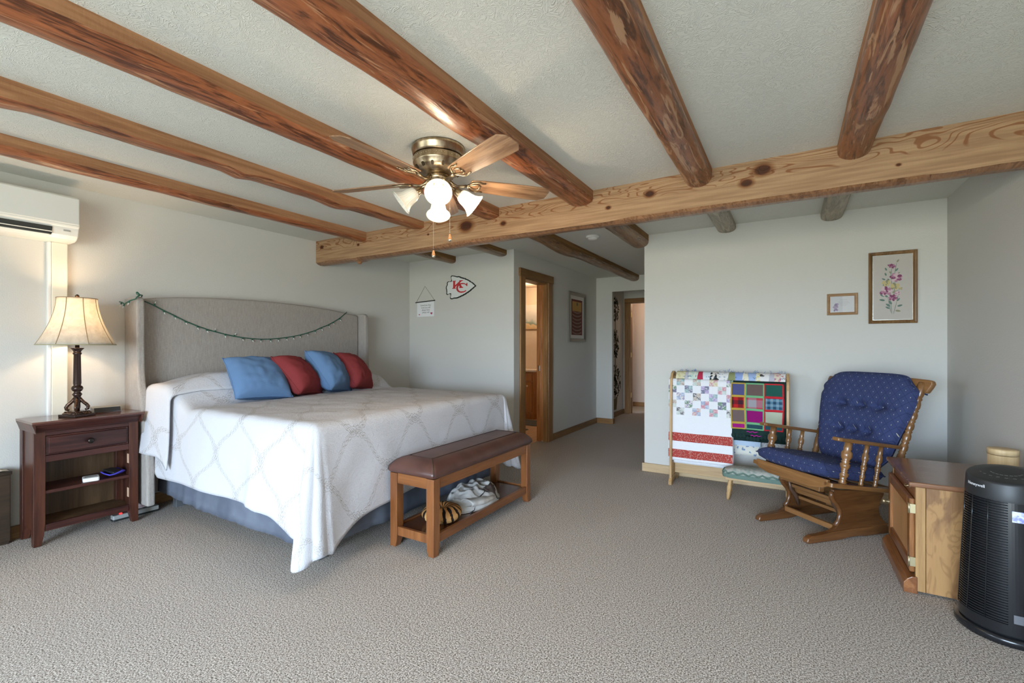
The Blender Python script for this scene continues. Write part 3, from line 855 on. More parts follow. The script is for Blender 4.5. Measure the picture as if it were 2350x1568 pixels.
M_legm = plain('bed_leg', (.10, .105, .11), .5)
for x in (-4.1, -2.375):
    for y in (1.75, 3.38):
        MB().prism([(x - .03, y - .03), (x + .03, y - .03), (x + .03, y + .03), (x - .03, y + .03)], 0, .13, 'z').build('leg', M_legm, bd, .004)
k = N('skirt_cloth', .85, 0, .25); v = k.coord(); k.color(k.ramp(k.noise(v, 6, 2), [(.35, (.105, .118, .152)), (.7, (.15, .168, .208))])); k.bump(k.noise(v, 320, 2), .2, .002); M_skirt = k.mat
path = []
for i in range(71): path.append((-4.17 + (2.265 - .385) * i / 70, 1.655, 0))
xs_ = -2.285
path = [(-4.17 + (xs_ - .03 + 4.17) * i / 70, 1.655) for i in range(71)]
path += [(xs_ - .03 + .03 * math.sin(t), 1.685 - .03 * math.cos(t)) for t in (PI / 8, PI / 4, 3 * PI / 8)]
path += [(xs_, 1.685 + (3.455 - 1.685) * i / 60) for i in range(61)]
path += [(xs_ - .03 - (1.85) * i / 40, 3.485) for i in range(41)]
def skirt(u, v):
    i = min(len(path) - 1, int(round(u * (len(path) - 1))))
    x, y = path[i]; p = path[max(0, i - 1)]; q = path[min(len(path) - 1, i + 1)]
    t = Vector((q[0] - p[0], q[1] - p[1])).normalized(); nrm = Vector((t.y, -t.x))
    d = 1 - v
    o = d * (.02 + .016 * nz(i * .33, 0, 1) + .008 * nz(i * .9, 3, 1))
    zb = .105 + .03 * (1 - sm(-4.2, -3.4, x)) + .012 * nz(i * .08, 7, 0)
    return Vector((x + nrm.x * o, y + nrm.y * o, zb + (.56 - zb) * v))
MB().grid(skirt, len(path) - 1, 10).build('bed_skirt', M_skirt, bd, solid=.003)

# coverlet -----------------------------------------------------------------
k = N('coverlet_quilting', .9, 0, .2)
uv = k.n('UVMap'); uv.uv_map = 'map'
sepu = k.sep(uv.outputs[0]); U, V = sepu[0], sepu[1]
wob = k.math('MULTIPLY', k.math('SUBTRACT', k.noise(uv.outputs[0], 16, 1), .5), .02)
PW, PH = .50, .50     # ogee repeat
cosv = k.math('COSINE', k.math('MULTIPLY', k.math('SUBTRACT', V, .10), 2 * PI / PH))
# flatten the cosine so the cells look like ogees
cosv = k.math('MULTIPLY', cosv, k.math('SUBTRACT', 1.18, k.math('MULTIPLY', k.math('MULTIPLY', cosv, cosv), .18)))
dd = None
for sg, off in ((-1, 0), (1, PW / 2)):
    x = k.math('ADD', k.math('ADD', U, wob), k.math('MULTIPLY', cosv, sg * PW / 4 * .93))
    fr = k.math('FRACT', k.math('DIVIDE', k.math('ADD', x, off + 50 * PW - .225), PW))
    d = k.math('MULTIPLY', k.math('SUBTRACT', fr, .5), PW)
    dd = d if dd is None else k.math('MULTIPLY', 1, k.math('ADD', 0, dd))
    if sg == -1: dA = d
    else: dB = d
def chain(d):
    ad = k.math('ABSOLUTE', d)
    wav = k.math('MULTIPLY', k.math('SINE', k.math('MULTIPLY', V, 230)), .0035)
    e1 = k.math('LESS_THAN', k.math('ABSOLUTE', k.math('SUBTRACT', ad, k.math('ADD', .019, wav))), .0021)
    wv2 = k.math('MULTIPLY', k.math('SINE', k.math('MULTIPLY', V, 150)), .0085)
    e2 = k.math('LESS_THAN', k.math('ABSOLUTE', k.math('SUBTRACT', d, wv2)), .0026)
    e3 = k.math('LESS_THAN', k.math('ABSOLUTE', k.math('ADD', d, wv2)), .0026)
    return k.math('MAXIMUM', e1, k.math('MAXIMUM', e2, e3)), ad
cA, aA = chain(dA); cB, aB = chain(dB)
msk = k.math('MAXIMUM', cA, cB)
brk = k.noise(uv.outputs[0], 90, 2)
msk2 = k.math('MULTIPLY', msk, k.ramp(brk, [(.35, (.25, .25, .25)), (.6, (1, 1, 1))]))
k.color(k.mix(k.math('MULTIPLY', msk2, .8), (.57, .565, .59), (.27, .235, .195)))
mp = k.n('Mapping'); mp.inputs['Scale'].default_value = (1, .45, 1); k.l(uv.outputs[0], mp.inputs[0])
qn = k.noise(mp.outputs[0], 95, 2, .5, 1.4)
k.bump(k.math('ADD', qn, k.math('MULTIPLY', msk, .25)), .45, .007)
M_cov = k.mat

ZT = .815
cx0, cx1, cy0, cy1 = -4.185, -2.245, 1.625, 3.515
RR = .045
def top_z(x, y):
    h = sm(-3.60, -3.84, x) * (.185 - .02 * sm(-4.0, -4.2, x))
    e_ = min(sm(cy0 - .10, cy0 + .28, y), sm(cy1 + .10, cy1 - .28, y))
    e_ = .62 + .38 * e_
    crown = .012 * math.sin(PI * (y - cy0) / (cy1 - cy0))
    return ZT + h * e_ + crown + .006 * nz(x * 3.5, y * 3.5, 1) + .004 * nz(x * 9, y * 9, 4) - .012 * math.exp(-((x + 3.57) / .04) ** 2)
def arc(s):
    """outward and downward run of a cloth rolling over an edge of radius RR"""
    q = RR * PI / 2
    if s < q:
        a = s / RR; return RR * math.sin(a), RR * (1 - math.cos(a))
    return RR, RR + (s - q)
NXT, NYT, NV, NC = 84, 84, 30, 36
verts = []; uvs = []; faces = []
def addv(p, uv_): verts.append(Vector(p)); uvs.append(uv_); return len(verts) - 1
ids = [[addv((cx0 + (cx1 - cx0) * i / NXT, cy0 + (cy1 - cy0) * j / NYT, top_z(cx0 + (cx1 - cx0) * i / NXT, cy0 + (cy1 - cy0) * j / NYT)),
             (cx0 + (cx1 - cx0) * i / NXT, cy0 + (cy1 - cy0) * j / NYT)) for j in range(NYT + 1)] for i in range(NXT + 1)]
for i in range(NXT):
    for j in range(NYT):
        faces.append((ids[i][j], ids[i + 1][j], ids[i + 1][j + 1], ids[i][j + 1]))
def hem_left(x):
    base_ = .335 + .012 * nz(x * 2, 1, 1)
    base_ -= .03 * sm(-3.95, -3.9, x)
    base_ -= .02 * sm(-2.72, -2.66, x) + .07 * sm(-2.55, -2.25, x)
    return base_
def hem_foot(y, left=True):
    t = (y - cy0) / (cy1 - cy0)
    return .30 - .16 * math.exp(-t / .14) - .12 * math.exp(-(1 - t) / .09) + .010 * nz(y * 4, 3, 3)
cols = []
def col(start, cx, cy, dx, dy, hem, out, uvdir):
    z0 = verts[start].z
    ids_ = [start]
    L = RR * PI / 2 + max(.05, z0 - RR - hem)
    for q in range(1, NV + 1):
        s = L * q / NV
        o, d = arc(s)
        o += out(d)
        x, y, z = cx + dx * o, cy + dy * o, z0 - d
        wob_ = .006 * sm(0, .2, d)
        x += wob_ * nz(x * 7, y * 7, z * 5); y += wob_ * nz(x * 7 + 5, y * 7, z * 5)
        ids_.append(addv((x, y, z), (uvdir[0] + uvdir[2] * s, uvdir[1] + uvdir[3] * s)))
    cols.append(ids_)
for i in range(NXT + 1):
    x = verts[ids[i][0]].x
    w_ = .55 + .45 * nz(x * 2.1, 2, 0)
    near = sm(-2.62, -2.26, x)
    f = .035 + .055 * w_ + .02 * math.sin(x * 9) + .05 * near + .05 * math.exp(-((x + 2.72) / .05) ** 2)
    col(ids[i][0], x, cy0, 0, -1, hem_left(x), lambda d, f=f: f * d, (x, cy0, 0, -1))
ang0 = None
for c in range(1, NC):
    ph = (PI / 2) * c / NC
    deg = math.degrees(ph)
    hem = hem_left(cx1) + (hem_foot(cy0) - hem_left(cx1)) * c / NC
    hem = hem - (hem - .10) * math.exp(-((deg - 26) / (16 if deg < 26 else 34)) ** 2) - .0 * math.exp(-((deg - 62) / 12) ** 2)
    f = .11 + .12 * math.exp(-((deg - 26) / (13 if deg < 26 else 48)) ** 2) + .015 * math.exp(-((deg - 70) / 10) ** 2) - .03 * math.exp(-((deg - 50) / 9) ** 2)
    f *= sm(0, 14, deg) * .5 + .5
    f *= 1
    phd = ph * .92
    col(ids[NXT][0], cx1, cy0, math.sin(phd), -math.cos(phd), hem, lambda d, f=f: f * d, (cx1, cy0, math.sin(ph), -math.cos(ph)))
for j in range(NYT + 1):
    y = verts[ids[NXT][j]].y
    t = (y - cy0) / (cy1 - cy0)
    f = .035 + .02 * nz(y * 3, 5, 0) + .07 * math.exp(-t / .07) + .035 * math.exp(-((t - .13) / .03) ** 2)
    f = .05 + .02 * nz(y * 3, 5, 0) + .13 * math.exp(-t / .09)
    col(ids[NXT][j], cx1, y, 1, 0, hem_foot(y), lambda d, f=f: f * d * .8, (cx1, y, 1, 0))
for c in range(1, NC):
    ph = (PI / 2) * c / NC; deg = 90 - math.degrees(ph)
    hem = hem_foot(cy1) + (.33 - hem_foot(cy1)) * c / NC - .12 * math.exp(-((deg - 45) / 25) ** 2)
    f = .10 + .12 * math.exp(-((deg - 55) / 14) ** 2) + .12 * math.exp(-((deg - 20) / 10) ** 2)
    col(ids[NXT][NYT], cx1, cy1, math.cos(ph), math.sin(ph), hem, lambda d, f=f: f * d, (cx1, cy1, math.cos(ph), math.sin(ph)))
for i in range(NXT, -1, -1):
    x = verts[ids[i][NYT]].x
    col(ids[i][NYT], x, cy1, 0, 1, .33, lambda d: .05 * d, (x, cy1, 0, 1))
for a_, b_ in zip(cols[:-1], cols[1:]):
    for q in range(NV):
        f = (a_[q], a_[q + 1], b_[q + 1], b_[q])
        if len(set(f)) == 4: faces.append(f)
        elif a_[q] == b_[q]: faces.append((a_[q], a_[q + 1], b_[q + 1]))
mb = MB(); mb.add(verts, faces, 0, True); mb.uv = dict(enumerate(uvs))
cv = tag(mb.build('coverlet', M_cov, solid=.010, offset=1), 'white quilted coverlet with taupe ogee embroidery draped over the bed', 'bedspread')
# folded flap of the coverlet over the sleeping pillows
def flap(u, v):
    x = -4.15 + .43 * u + .012 * math.sin(v * 9)
    Lt = .55; Ld = .50 + .03 * u
    s = v * (Lt + Ld)
    lift = .016 + .012 * math.sin(PI * u)
    if s < Lt:
        y = cy0 + (Lt - s); z = top_z(x, y) + lift * sm(0, .2, s)
        return Vector((x, y, z + .004))
    o, d = arc(s - Lt)
    z = top_z(x, cy0) + lift - d
    return Vector((x, cy0 - o - lift - .02 - .10 * d * (1 + .4 * math.sin(u * 5)), max(z, .36 + .05 * (1 - u))))
mb = MB().grid(flap, 26, 60, uvfn=lambda u, v: (-4.15 + .43 * u + .21, cy0 + .55 - v * 1.05 + .1), flip=True)
mb.build('turned_flap', M_cov, cv, solid=.010, offset=1)

# throw pillows ------------------------------------------------------------
M_pb = fabric('denim_blue', (.115, .205, .36), 260, .10, .35)
M_pr = fabric('brick_red', (.22, .034, .036), 260, .12, .35)
def pillow(label, mat, bottom, size, thick, yaw, lean, roll, seed, name='throw_pillow'):
    """bottom: middle of the lower edge; lean back towards the headboard"""
    mb = MB()
    Mx = Matrix.Translation(bottom) @ Matrix.Rotation(yaw, 4, 'Z') @ Matrix.Rotation(-lean, 4, 'Y') @ Matrix.Rotation(roll, 4, 'X') @ Matrix.Translation((0, 0, size / 2))
    n_ = 26
    def side(sg):
        def fn(u, v):
            a = u * 2 - 1; b = v * 2 - 1
            pin = .075
            ya_ = a * size / 2 * (1 - pin * (1 - b * b) * abs(a) ** 2)
            zb_ = b * size / 2 * (1 - pin * (1 - a * a) * abs(b) ** 2)
            h = thick / 2 * (max(0, (1 - a * a) * (1 - b * b))) ** .42
            h *= 1 + .10 * nz(a * 1.7 + seed, b * 1.7, sg)
            h += (.010 * nz(a * 4, b * 4, seed + sg) + .006 * nz((a + b) * 9, (a - b) * 3, seed)) * min(1, 3 * (1 - a * a) * (1 - b * b))
            return Mx @ Vector((sg * h, ya_, zb_ - .05 * size * (1 - abs(b)) * 0))
        return fn
    mb.grid(side(1), n_, n_); mb.grid(side(-1), n_, n_, flip=True)
    o = mb.build(name, mat)
    pp = []
    for t in range(80):
        q = t / 20; e_ = int(q); f = (q - e_) * 2 - 1
        a, b = [(f, -1), (1, f), (-f, 1), (-1, -f)][e_]
        pin = .075
        pp.append(Mx @ Vector((0, a * size / 2 * (1 - pin * (1 - b * b) * abs(a) ** 2), b * size / 2 * (1 - pin * (1 - a * a) * abs(b) ** 2))))
    MB().tube(pp, .004, 6, closed=True).build('seam', mat, o)
    return tag(o, label, 'pillow', 'throw pillows on the bed')
R = math.radians
pillow('large denim-blue throw pillow, leftmost and nearest of the four on the bed', M_pb, (-3.50, 2.09, .85), .43, .24, R(-6), R(46), R(-4), 1)
pillow('brick-red throw pillow between the two blue pillows', M_pr, (-3.50, 2.50, .85), .40, .25, R(33), R(41), R(-7), 2)
pillow('denim-blue throw pillow between the two red pillows', M_pb, (-3.50, 2.81, .85), .43, .26, R(32), R(37), R(-8), 3)
pillow('brick-red throw pillow farthest right on the bed', M_pr, (-3.53, 3.10, .85), .40, .25, R(32), R(37), R(-10), 4)

# string lights ------------------------------------------------------------
sl = thing('string_lights', 'green string of unlit fairy lights draped across the headboard', 'string lights', (-4.19, 2.5, 1.5))
M_gw = plain('green_wire', (.02, .10, .065), .5)
M_clr = N('clear_bulb', .15, 0, .5, (.75, .78, .76)).mat
wire = [Vector((-4.198, y, z)) for y, z in [(1.533, 1.604), (1.571, 1.591), (1.624, 1.568), (1.684, 1.534), (1.758, 1.498), (1.833, 1.459), (1.922, 1.422), (1.993, 1.397), (2.067, 1.376), (2.143, 1.358), (2.219, 1.341), (2.291, 1.331), (2.375, 1.323), (2.462, 1.32), (2.551, 1.322), (2.631, 1.329), (2.713, 1.34), (2.784, 1.351), (2.864, 1.368), (2.946, 1.39), (3.031, 1.417), (3.102, 1.448), (3.192, 1.482), (3.259, 1.516), (3.336, 1.558), (3.434, 1.633)]]
MB().tube(wire, .0045, 6).build('wire', M_gw, sl)
wl = [Vector((-4.098, 1.47, 1.60)), Vector((-4.12, 1.442, 1.585)), Vector((-4.2, 1.440, 1.565)), Vector((-4.25, 1.440, 1.58)), Vector((-4.285, 1.438, 1.585))]
MB().tube([wire[0], Vector((-4.15, 1.53, 1.635)), Vector((-4.10, 1.50, 1.632)), Vector((-4.088, 1.475, 1.615))] + wl, .0045, 6).build('wire', M_gw, sl)
MB().tube([Vector((-4.12, 1.50, 1.632)), Vector((-4.13, 1.49, 1.65)), Vector((-4.15, 1.50, 1.642))], .008, 6).build('plug', M_gw, sl)
rnd = random.Random(5)
proto = None
for i, p in enumerate(wire[2:-1] + wl[1:4]):
    dirv = Vector((.012, rnd.uniform(-.008, .008), -.022 if i not in (0, 6, 8) else .02)).normalized()
    if i >= 23: dirv = Vector((.1, -.35, -.9)).normalized()
    so = MB().lathe([(0, .004), (.006, .0055), (.018, .005)], p, dirv, 8).build('bulb_socket', M_gw, sl)
    MB().lathe([(.018, .0038), (.028, .0032), (.037, .0008)], p, dirv, 8).build('bulb', M_clr, so)

# bench ---------------------------------------------------------------------
M_bw = wood('bench_cherry', (.155, .050, .014), (.30, .115, .036), 'z', 12, .32, 1, .5, 0, .2)
M_bwy = wood('bench_cherry_y', (.14, .045, .013), (.28, .105, .034), 'y', 12, .32, 1, .5, 0, .2)
M_bsh = wood('bench_shelf', (.085, .030, .012), (.165, .062, .024), 'y', 12, .22, 1, .5, 0, .3)
k = N('brown_leather', .38, 0, .5); v = k.coord(); k.color(k.ramp(k.noise(v, 7, 3), [(.3, (.062, .026, .020)), (.7, (.105, .046, .034))])); k.bump(k.noise(v, 240, 3), .15, .002); M_lea = k.mat
bx0, bx1, by0, by1 = -2.145, -1.79, 2.085, 3.275
bn = thing('bench', 'cherry wood bench with padded brown leather top at the foot of the bed', 'bench', ((bx0 + bx1) / 2, (by0 + by1) / 2, 0))
for x, s in ((bx0, 1), (bx1, -1)):
    for y, t in ((by0, 1), (by1, -1)):
        w = .058
        rows = []
        for z, tt in ((.462, 0), (.085, 0), (.04, .004), (.001, .014)):
            rows.append([(x + s * a, y + t * b, z) for a, b in ((0, 0), (w - tt, 0), (w - tt, w - tt), (0, w - tt))])
        vs = [p for r in rows for p in r]; fs = []
        for i in range(3):
            for q in range(4): fs.append((i * 4 + q, i * 4 + (q + 1) % 4, i * 4 + 4 + (q + 1) % 4, i * 4 + 4 + q))
        fs += [(0, 3, 2, 1), (12, 13, 14, 15)]
        if s * t > 0: fs = [f[::-1] for f in fs]
        MB().add(vs, fs).build('leg', M_bw, bn, .003)
for y in (by0 + .006, by1 - .028): 
    box('apron', wood('bench_cherry_x%d' % int(y * 10), (.15, .05, .014), (.30, .115, .036), 'x', 12, .32), bn, bx0 + .058, bx1 - .058, y, y + .022, .398, .462, .002)
    box('shelf_rail', M_bw, bn, bx0 + .058, bx1 - .058, y, y + .022, .074, .128, .002)
for x in (bx0 + .006, bx1 - .028):
    box('apron', M_bwy, bn, x, x + .022, by0 + .058, by1 - .058, .398, .462, .002)
    box('shelf_rail', M_bwy, bn, x, x + .022, by0 + .058, by1 - .058, .074, .128, .002)
box('shelf', M_bsh, bn, bx0 + .028, bx1 - .028, by0 + .028, by1 - .028, .098, .118, .001)
rings = [(.008, .463), (-.008, .468), (-.016, .478), (-.017, .490), (-.012, .505), (.002, .523), (.022, .540), (.048, .553), (.075, .560), (.092, .5615), (.12, .563), (.165, .564)]
mb = MB(); nr = None; vs = []; fs = []
for ins, z in rings:
    r = max(.006, .03 - max(0, ins) * .2)
    pl = rpoly(bx0 + ins, bx1 - ins, by0 + ins, by1 - ins, r, 5)
    nr = len(pl); vs += [(x, y, z + .002 * nz(x * 6, y * 6, 1)) for x, y in pl]
for i in range(len(rings) - 1):
    for q in range(nr): fs.append((i * nr + q, i * nr + (q + 1) % nr, (i + 1) * nr + (q + 1) % nr, (i + 1) * nr + q))
fs.append(tuple((len(rings) - 1) * nr + q for q in range(nr))); fs.append(tuple(reversed(range(nr))))
mb.add(vs, fs, 0, True)
cu = mb.build('seat_cushion', M_lea, bn)
sm_ = MB()
pl = rpoly(bx0 + .082, bx1 - .082, by0 + .082, by1 - .082, .006, 2)
sm_.tube([(x, y, .5612) for x, y in pl], .003, 6, closed=True)
for sx_, sy_ in ((0, 0), (0, 1), (1, 0), (1, 1)):
    pts = []
    for ins, z in rings[2:10]:
        r = max(.006, .03 - max(0, ins) * .2); kx = ins + r * (1 - .7071)
        pts.append((bx0 + kx if sx_ == 0 else bx1 - kx, by0 + kx if sy_ == 0 else by1 - kx, z + .001))
    sm_.tube(pts, .0028, 6)
sm_.build('seam', plain('dark_thread', (.03, .012, .01), .6), cu)
# tiger cushion
k = N('tiger_plush', .95, 0, .1)
v = k.coord()
qn = k.noise(v, 9, 3, .5, .8)
sp = k.sep(v)
ang = k.math('ARCTAN2', sp[1], sp[0])
wv = k.math('SINE', k.math('ADD', k.math('MULTIPLY', ang, 15), k.math('ADD', k.math('MULTIPLY', qn, 9), k.math('MULTIPLY', sp[2], 22))))
k.color(k.mix(k.ramp(wv, [(.25, (0, 0, 0)), (.45, (1, 1, 1))]), k.ramp(k.math('ADD', sp[2], k.math('MULTIPLY', qn, .1)), [(.02, (.62, .44, .20)), (.16, (.42, .17, .045))]), (.018, .012, .01)))
k.bump(k.noise(v, 300, 2), .5, .004)
tg = tag(bpy.data.objects.new('t', None), None)
def tiger(u, vv):
    a = 2 * PI * u; ph = PI * vv
    r = math.sin(ph) ** .75
    x = .125 * r * math.cos(a); y = .135 * r * math.sin(a)
    z = .052 - .05 * math.cos(ph) * (1 if vv < .5 else 1.15)
    if vv > .5: z -= .03 * math.exp(-(x * x + y * y) / .0018) + .018 * math.exp(-((x - y * .3) / .03) ** 2) * sm(.06, 0, abs(y + .02))
    z += .006 * nz(x * 14, y * 14, z * 14)
    return Vector((x, y, z))
tgo = MB().grid(tiger, 40, 24, closed_u=True).build('plush_cushion', k.mat)
bpy.data.objects.remove(tg)
tgo.location = (-1.93, 2.33, .118)
tag(tgo, 'round tiger-striped plush cushion lying on the bench shelf', 'cushion')
# crumpled jacket
k = N('jacket_cloth', .9, 0, .15); v = k.coord(); k.color(k.ramp(k.noise(v, 12, 3), [(.3, (.40, .375, .35)), (.7, (.60, .58, .55))])); k.bump(k.noise(v, 250, 2), .3, .002); M_jk = k.mat
jx, jy = -1.965, 2.72
jk = thing('folded_jacket', 'crumpled off-white jacket with dark piping on the bench shelf', 'jacket', (jx, jy, .118))
def ridge(x, y, a, ph, w):
    q = math.sin(x * math.cos(a) * w + y * math.sin(a) * w + ph)
    return max(0, q) ** 2
def jhf(x, y):
    r = (x / .14) ** 2 + (y / .25) ** 2
    h = .105 * max(0, 1 - r ** 1.8) ** .55
    n1 = nz(x * 9, y * 7, .5); n2 = nz(x * 20, y * 14, 2.5)
    f = .020 * ridge(x, y, .8 + n1, 0, 60) + .014 * ridge(x, y, 1.9, n1 * 4, 75)
    return h * (1 + .2 * n1) + f * min(1, h * 14) + .008 * n2 * min(1, h * 20)
def jac(u, v):
    a = 2 * PI * u; e_ = 1.03 + .06 * nz(math.cos(a) * 2, math.sin(a) * 2, 5)
    x = .15 * e_ * v * math.cos(a); y = .265 * e_ * v * math.sin(a)
    return Vector((jx + x, jy + y, .121 + jhf(x, y)))
MB().grid(jac, 90, 36, closed_u=True).build('jacket_body', M_jk, jk, solid=.004)
def sleeve(u, v):
    a = 2 * PI * u
    c = Vector((jx + .09 + .03 * math.sin(v * 3), jy - .20 + .30 * v, .185 - .03 * v))
    r = .045 - .012 * v + .006 * nz(math.cos(a) * 2, math.sin(a) * 2, v * 7)
    return c + Vector((r * math.cos(a) * 1.1, .02 * nz(a, v * 4, 1), r * math.sin(a) * .55))
MB().grid(sleeve, 20, 24, closed_u=True).build('sleeve', M_jk, jk, solid=.003)
def onj(x, y, dz=.006): return Vector((jx + x, jy + y, .121 + jhf(x, y) + dz))
M_pip = plain('dark_piping', (.035, .03, .032), .8)
mb = MB()
mb.tube([onj(.125 - .02 * math.sin(i / 20 * PI), -.20 + .36 * i / 20, .004) for i in range(21)], .0045, 6)
mb.tube([onj(.06 + .05 * math.sin(i / 12 * PI), -.02 + .20 * i / 12, .006) for i in range(13)], .004, 6)
mb.build('piping', M_pip, jk)
MB().grid(lambda u, v: onj(.075 + .05 * u, .02 + .12 * v, .012 + .004 * u), 6, 10).build('lining', plain('dark_lining', (.075, .05, .04), .85), jk, solid=.003)
# ---------------------------------------------------------------- ceiling fan
fx, fy = -1.695, 2.015
BZ = 2.185
k = N('antique_brass', .30, 1, .5, (.42, .33, .22)); v = k.coord((1, 1, .3)); k.color(k.ramp(k.noise(v, 40, 3), [(.35, (.30, .23, .15)), (.65, (.52, .42, .29))])); M_ab = k.mat
M_abd = plain('fan_slot_dark', (.05, .035, .02), .5, .5)
M_blade = wood('oak_blade', (.20, .105, .055), (.38, .225, .125), 'x', 22, .3, 1, .5, 14)
fan = thing('ceiling_fan', 'five-blade flush-mount ceiling fan with brass housing and four glass light shades', 'ceiling fan', (fx, fy, C))
MB().lathe([(0, .146), (-.008, .150), (-.02, .150), (-.024, .147), (-.04, .1455), (-.044, .142), (-.056, .1415)], (fx, fy, C + .001), n=48).build('canopy', M_ab, fan)
MB().lathe([(-.056, .134), (-.062, .139), (-.085, .1385), (-.09, .141), (-.098, .140), (-.102, .135), (-.12, .132), (-.138, .118), (-.15, .098), (-.158, .07), (-.16, .02)], (fx, fy, C), n=48).build('motor_housing', M_ab, fan)
mb = MB()
for i in range(60):
    a = 2 * PI * i / 60
    mb.ball((fx + .1395 * math.cos(a), fy + .1395 * math.sin(a), C - .073), .0035, 6)
mb.build('beading', M_ab, fan)
for i in range(14):
    a = 2 * PI * (i + .5) / 14
    A = Matrix.Translation((fx, fy, C - .130)) @ Matrix.Rotation(a, 4, 'Z') @ Matrix.Translation((.127, 0, 0)) @ Matrix.Rotation(R(38), 4, 'Y')
    MB().prism(rpoly(-.012, .012, -.007, .007, .006, 3), -.004, .003, 'x', M=A @ Matrix.Rotation(PI / 2, 4, 'X')).build('vent_slot', M_abd, fan)
MB().lathe([(-.155, .055), (-.165, .066), (-.185, .066), (-.19, .05), (-.20, .048), (-.215, .060), (-.235, .062), (-.25, .054), (-.262, .036), (-.272, .02), (-.276, .004)], (fx, fy, C), n=32).build('switch_housing', M_ab, fan)
first = None
for b in range(5):
    A = Matrix.Translation((fx, fy, BZ)) @ Matrix.Rotation(R(-20.5 + 72 * b), 4, 'Z')
    Pt = A @ Matrix.Rotation(R(-13), 4, 'X')
    ol = [(.185, -.050), (.24, -.058), (.40, -.066), (.56, -.071), (.635, -.070), (.672, -.038), (.674, 0), (.672, .038), (.635, .070), (.56, .071), (.40, .066), (.24, .058), (.185, .050), (.178, 0)]
    if first is None:
        mbb = MB().prism(ol, -.003, .003, 'z')
        o = mbb.build('blade', M_blade, fan, .0015, local=True); first = o
    else:
        o = first.copy(); COL.objects.link(o); o.parent = fan; MX[o.name] = MX[fan.name].copy()
    o.matrix_basis = MX[fan.name].inverted() @ Pt
    mb = MB()
    iron = [(.060, 0, .012), (.085, 0, -.008), (.11, 0, -.016), (.14, 0, -.012), (.165, 0, -.006)]
    mb.tube([A @ Vector(p) for p in iron], [.012, .010, .008, .008, .008], 8)
    for s in (-1, 1):
        pts = [(.165, 0, -.007), (.18, s * .022, -.008), (.20, s * .042, -.009), (.225, s * .050, -.009), (.25, s * .042, -.009), (.268, s * .046, -.008)]
        mb.tube([Pt @ Vector(p) for p in pts], .0048, 6)
        pts = [(.165, 0, -.007), (.19, s * .012, -.008), (.215, s * .026, -.009), (.235, s * .022, -.009), (.245, s * .010, -.009), (.235, 0, -.009)]
        mb.tube([Pt @ Vector(p) for p in pts], .0042, 6)
        mb.lathe([(-.011, .006), (-.006, .006)], (0, 0, 0), n=8, M=Pt @ Matrix.Translation((.225, s * .045, 0)))
    mb.build('blade_iron', M_ab, fan)
k = N('ribbed_glass', .2, 0, .5, (.9, .88, .82))
tr = k.n('BsdfTransparent'); tl_ = k.n('BsdfTranslucent'); tl_.inputs[0].default_value = (.95, .92, .86, 1)
mx1 = k.n('MixShader'); mx1.inputs[0].default_value = .18; k.l(k.b.outputs[0], mx1.inputs[1]); k.l(tl_.outputs[0], mx1.inputs[2])
mx2 = k.n('MixShader'); mx2.inputs[0].default_value = .42; k.l(mx1.outputs[0], mx2.inputs[1]); k.l(tr.outputs[0], mx2.inputs[2])
k.l(mx2.outputs[0], k.t.nodes['Material Output'].inputs[0]); M_glass = k.mat
kb = N('fan_bulb', .5); kb.b.inputs['Emission Color'].default_value = (1, .86, .66, 1); kb.b.inputs['Emission Strength'].default_value = 7; M_fb = kb.mat
M_off = plain('unlit_bulb', (.75, .72, .66), .3)
for i, an in enumerate((-50, 40, 130, 220)):
    a = R(an)
    d = Vector((math.cos(a), math.sin(a), 0))
    ax = (d * math.cos(R(38)) + Vector((0, 0, -1)) * math.sin(R(38))).normalized()
    p0 = Vector((fx, fy, C - .225)) + d * .05
    nk = p0 + d * .045 + Vector((0, 0, -.008))
    MB().tube([p0, p0 + d * .025 + Vector((0, 0, .008)), nk], .008, 8).build('lamp_arm', M_ab, fan)
    MB().lathe([(0, .012), (.006, .022), (.03, .026), (.036, .028), (.04, .024)], nk, ax, 20).build('shade_holder', M_ab, fan)
    c0 = nk + ax * .032
    u0 = ax.orthogonal().normalized(); w0 = ax.cross(u0)
    pf = [(0, .026), (.012, .034), (.03, .040), (.055, .043), (.075, .047), (.092, .056), (.104, .066), (.108, .070)]
    def bell(u, v):
        q = v * (len(pf) - 1); n0 = min(int(q), len(pf) - 2); t = q - n0
        h = pf[n0][0] * (1 - t) + pf[n0 + 1][0] * t; r = pf[n0][1] * (1 - t) + pf[n0 + 1][1] * t
        th = 2 * PI * u
        r *= 1 + .018 * math.sin(th * 24)
        return c0 + ax * h + r * (math.cos(th) * u0 + math.sin(th) * w0)
    g = MB().grid(bell, 96, 14, closed_u=True).build('glass_shade', M_glass, fan, solid=.002)
    MB().tube([c0 + ax * .108 + .0705 * (math.cos(2 * PI * t / 32) * u0 + math.sin(2 * PI * t / 32) * w0) for t in range(32)], .0025, 6, closed=True).build('rim', M_glass, g)
    lit = an != 220
    MB().lathe([(.0, .012), (.02, .014), (.035, .024), (.055, .030), (.07, .027), (.08, .015), (.084, .002)], c0, ax, 16).build('bulb', M_fb if lit else M_off, fan)
    if lit: lamp('fan_bulb_light', tuple(c0 + ax * .10), 8, (1, .78, .54), .035)
M_wd = wood('chain_pull_wood', (.40, .16, .06), (.55, .26, .11), 'z', 20, .4)
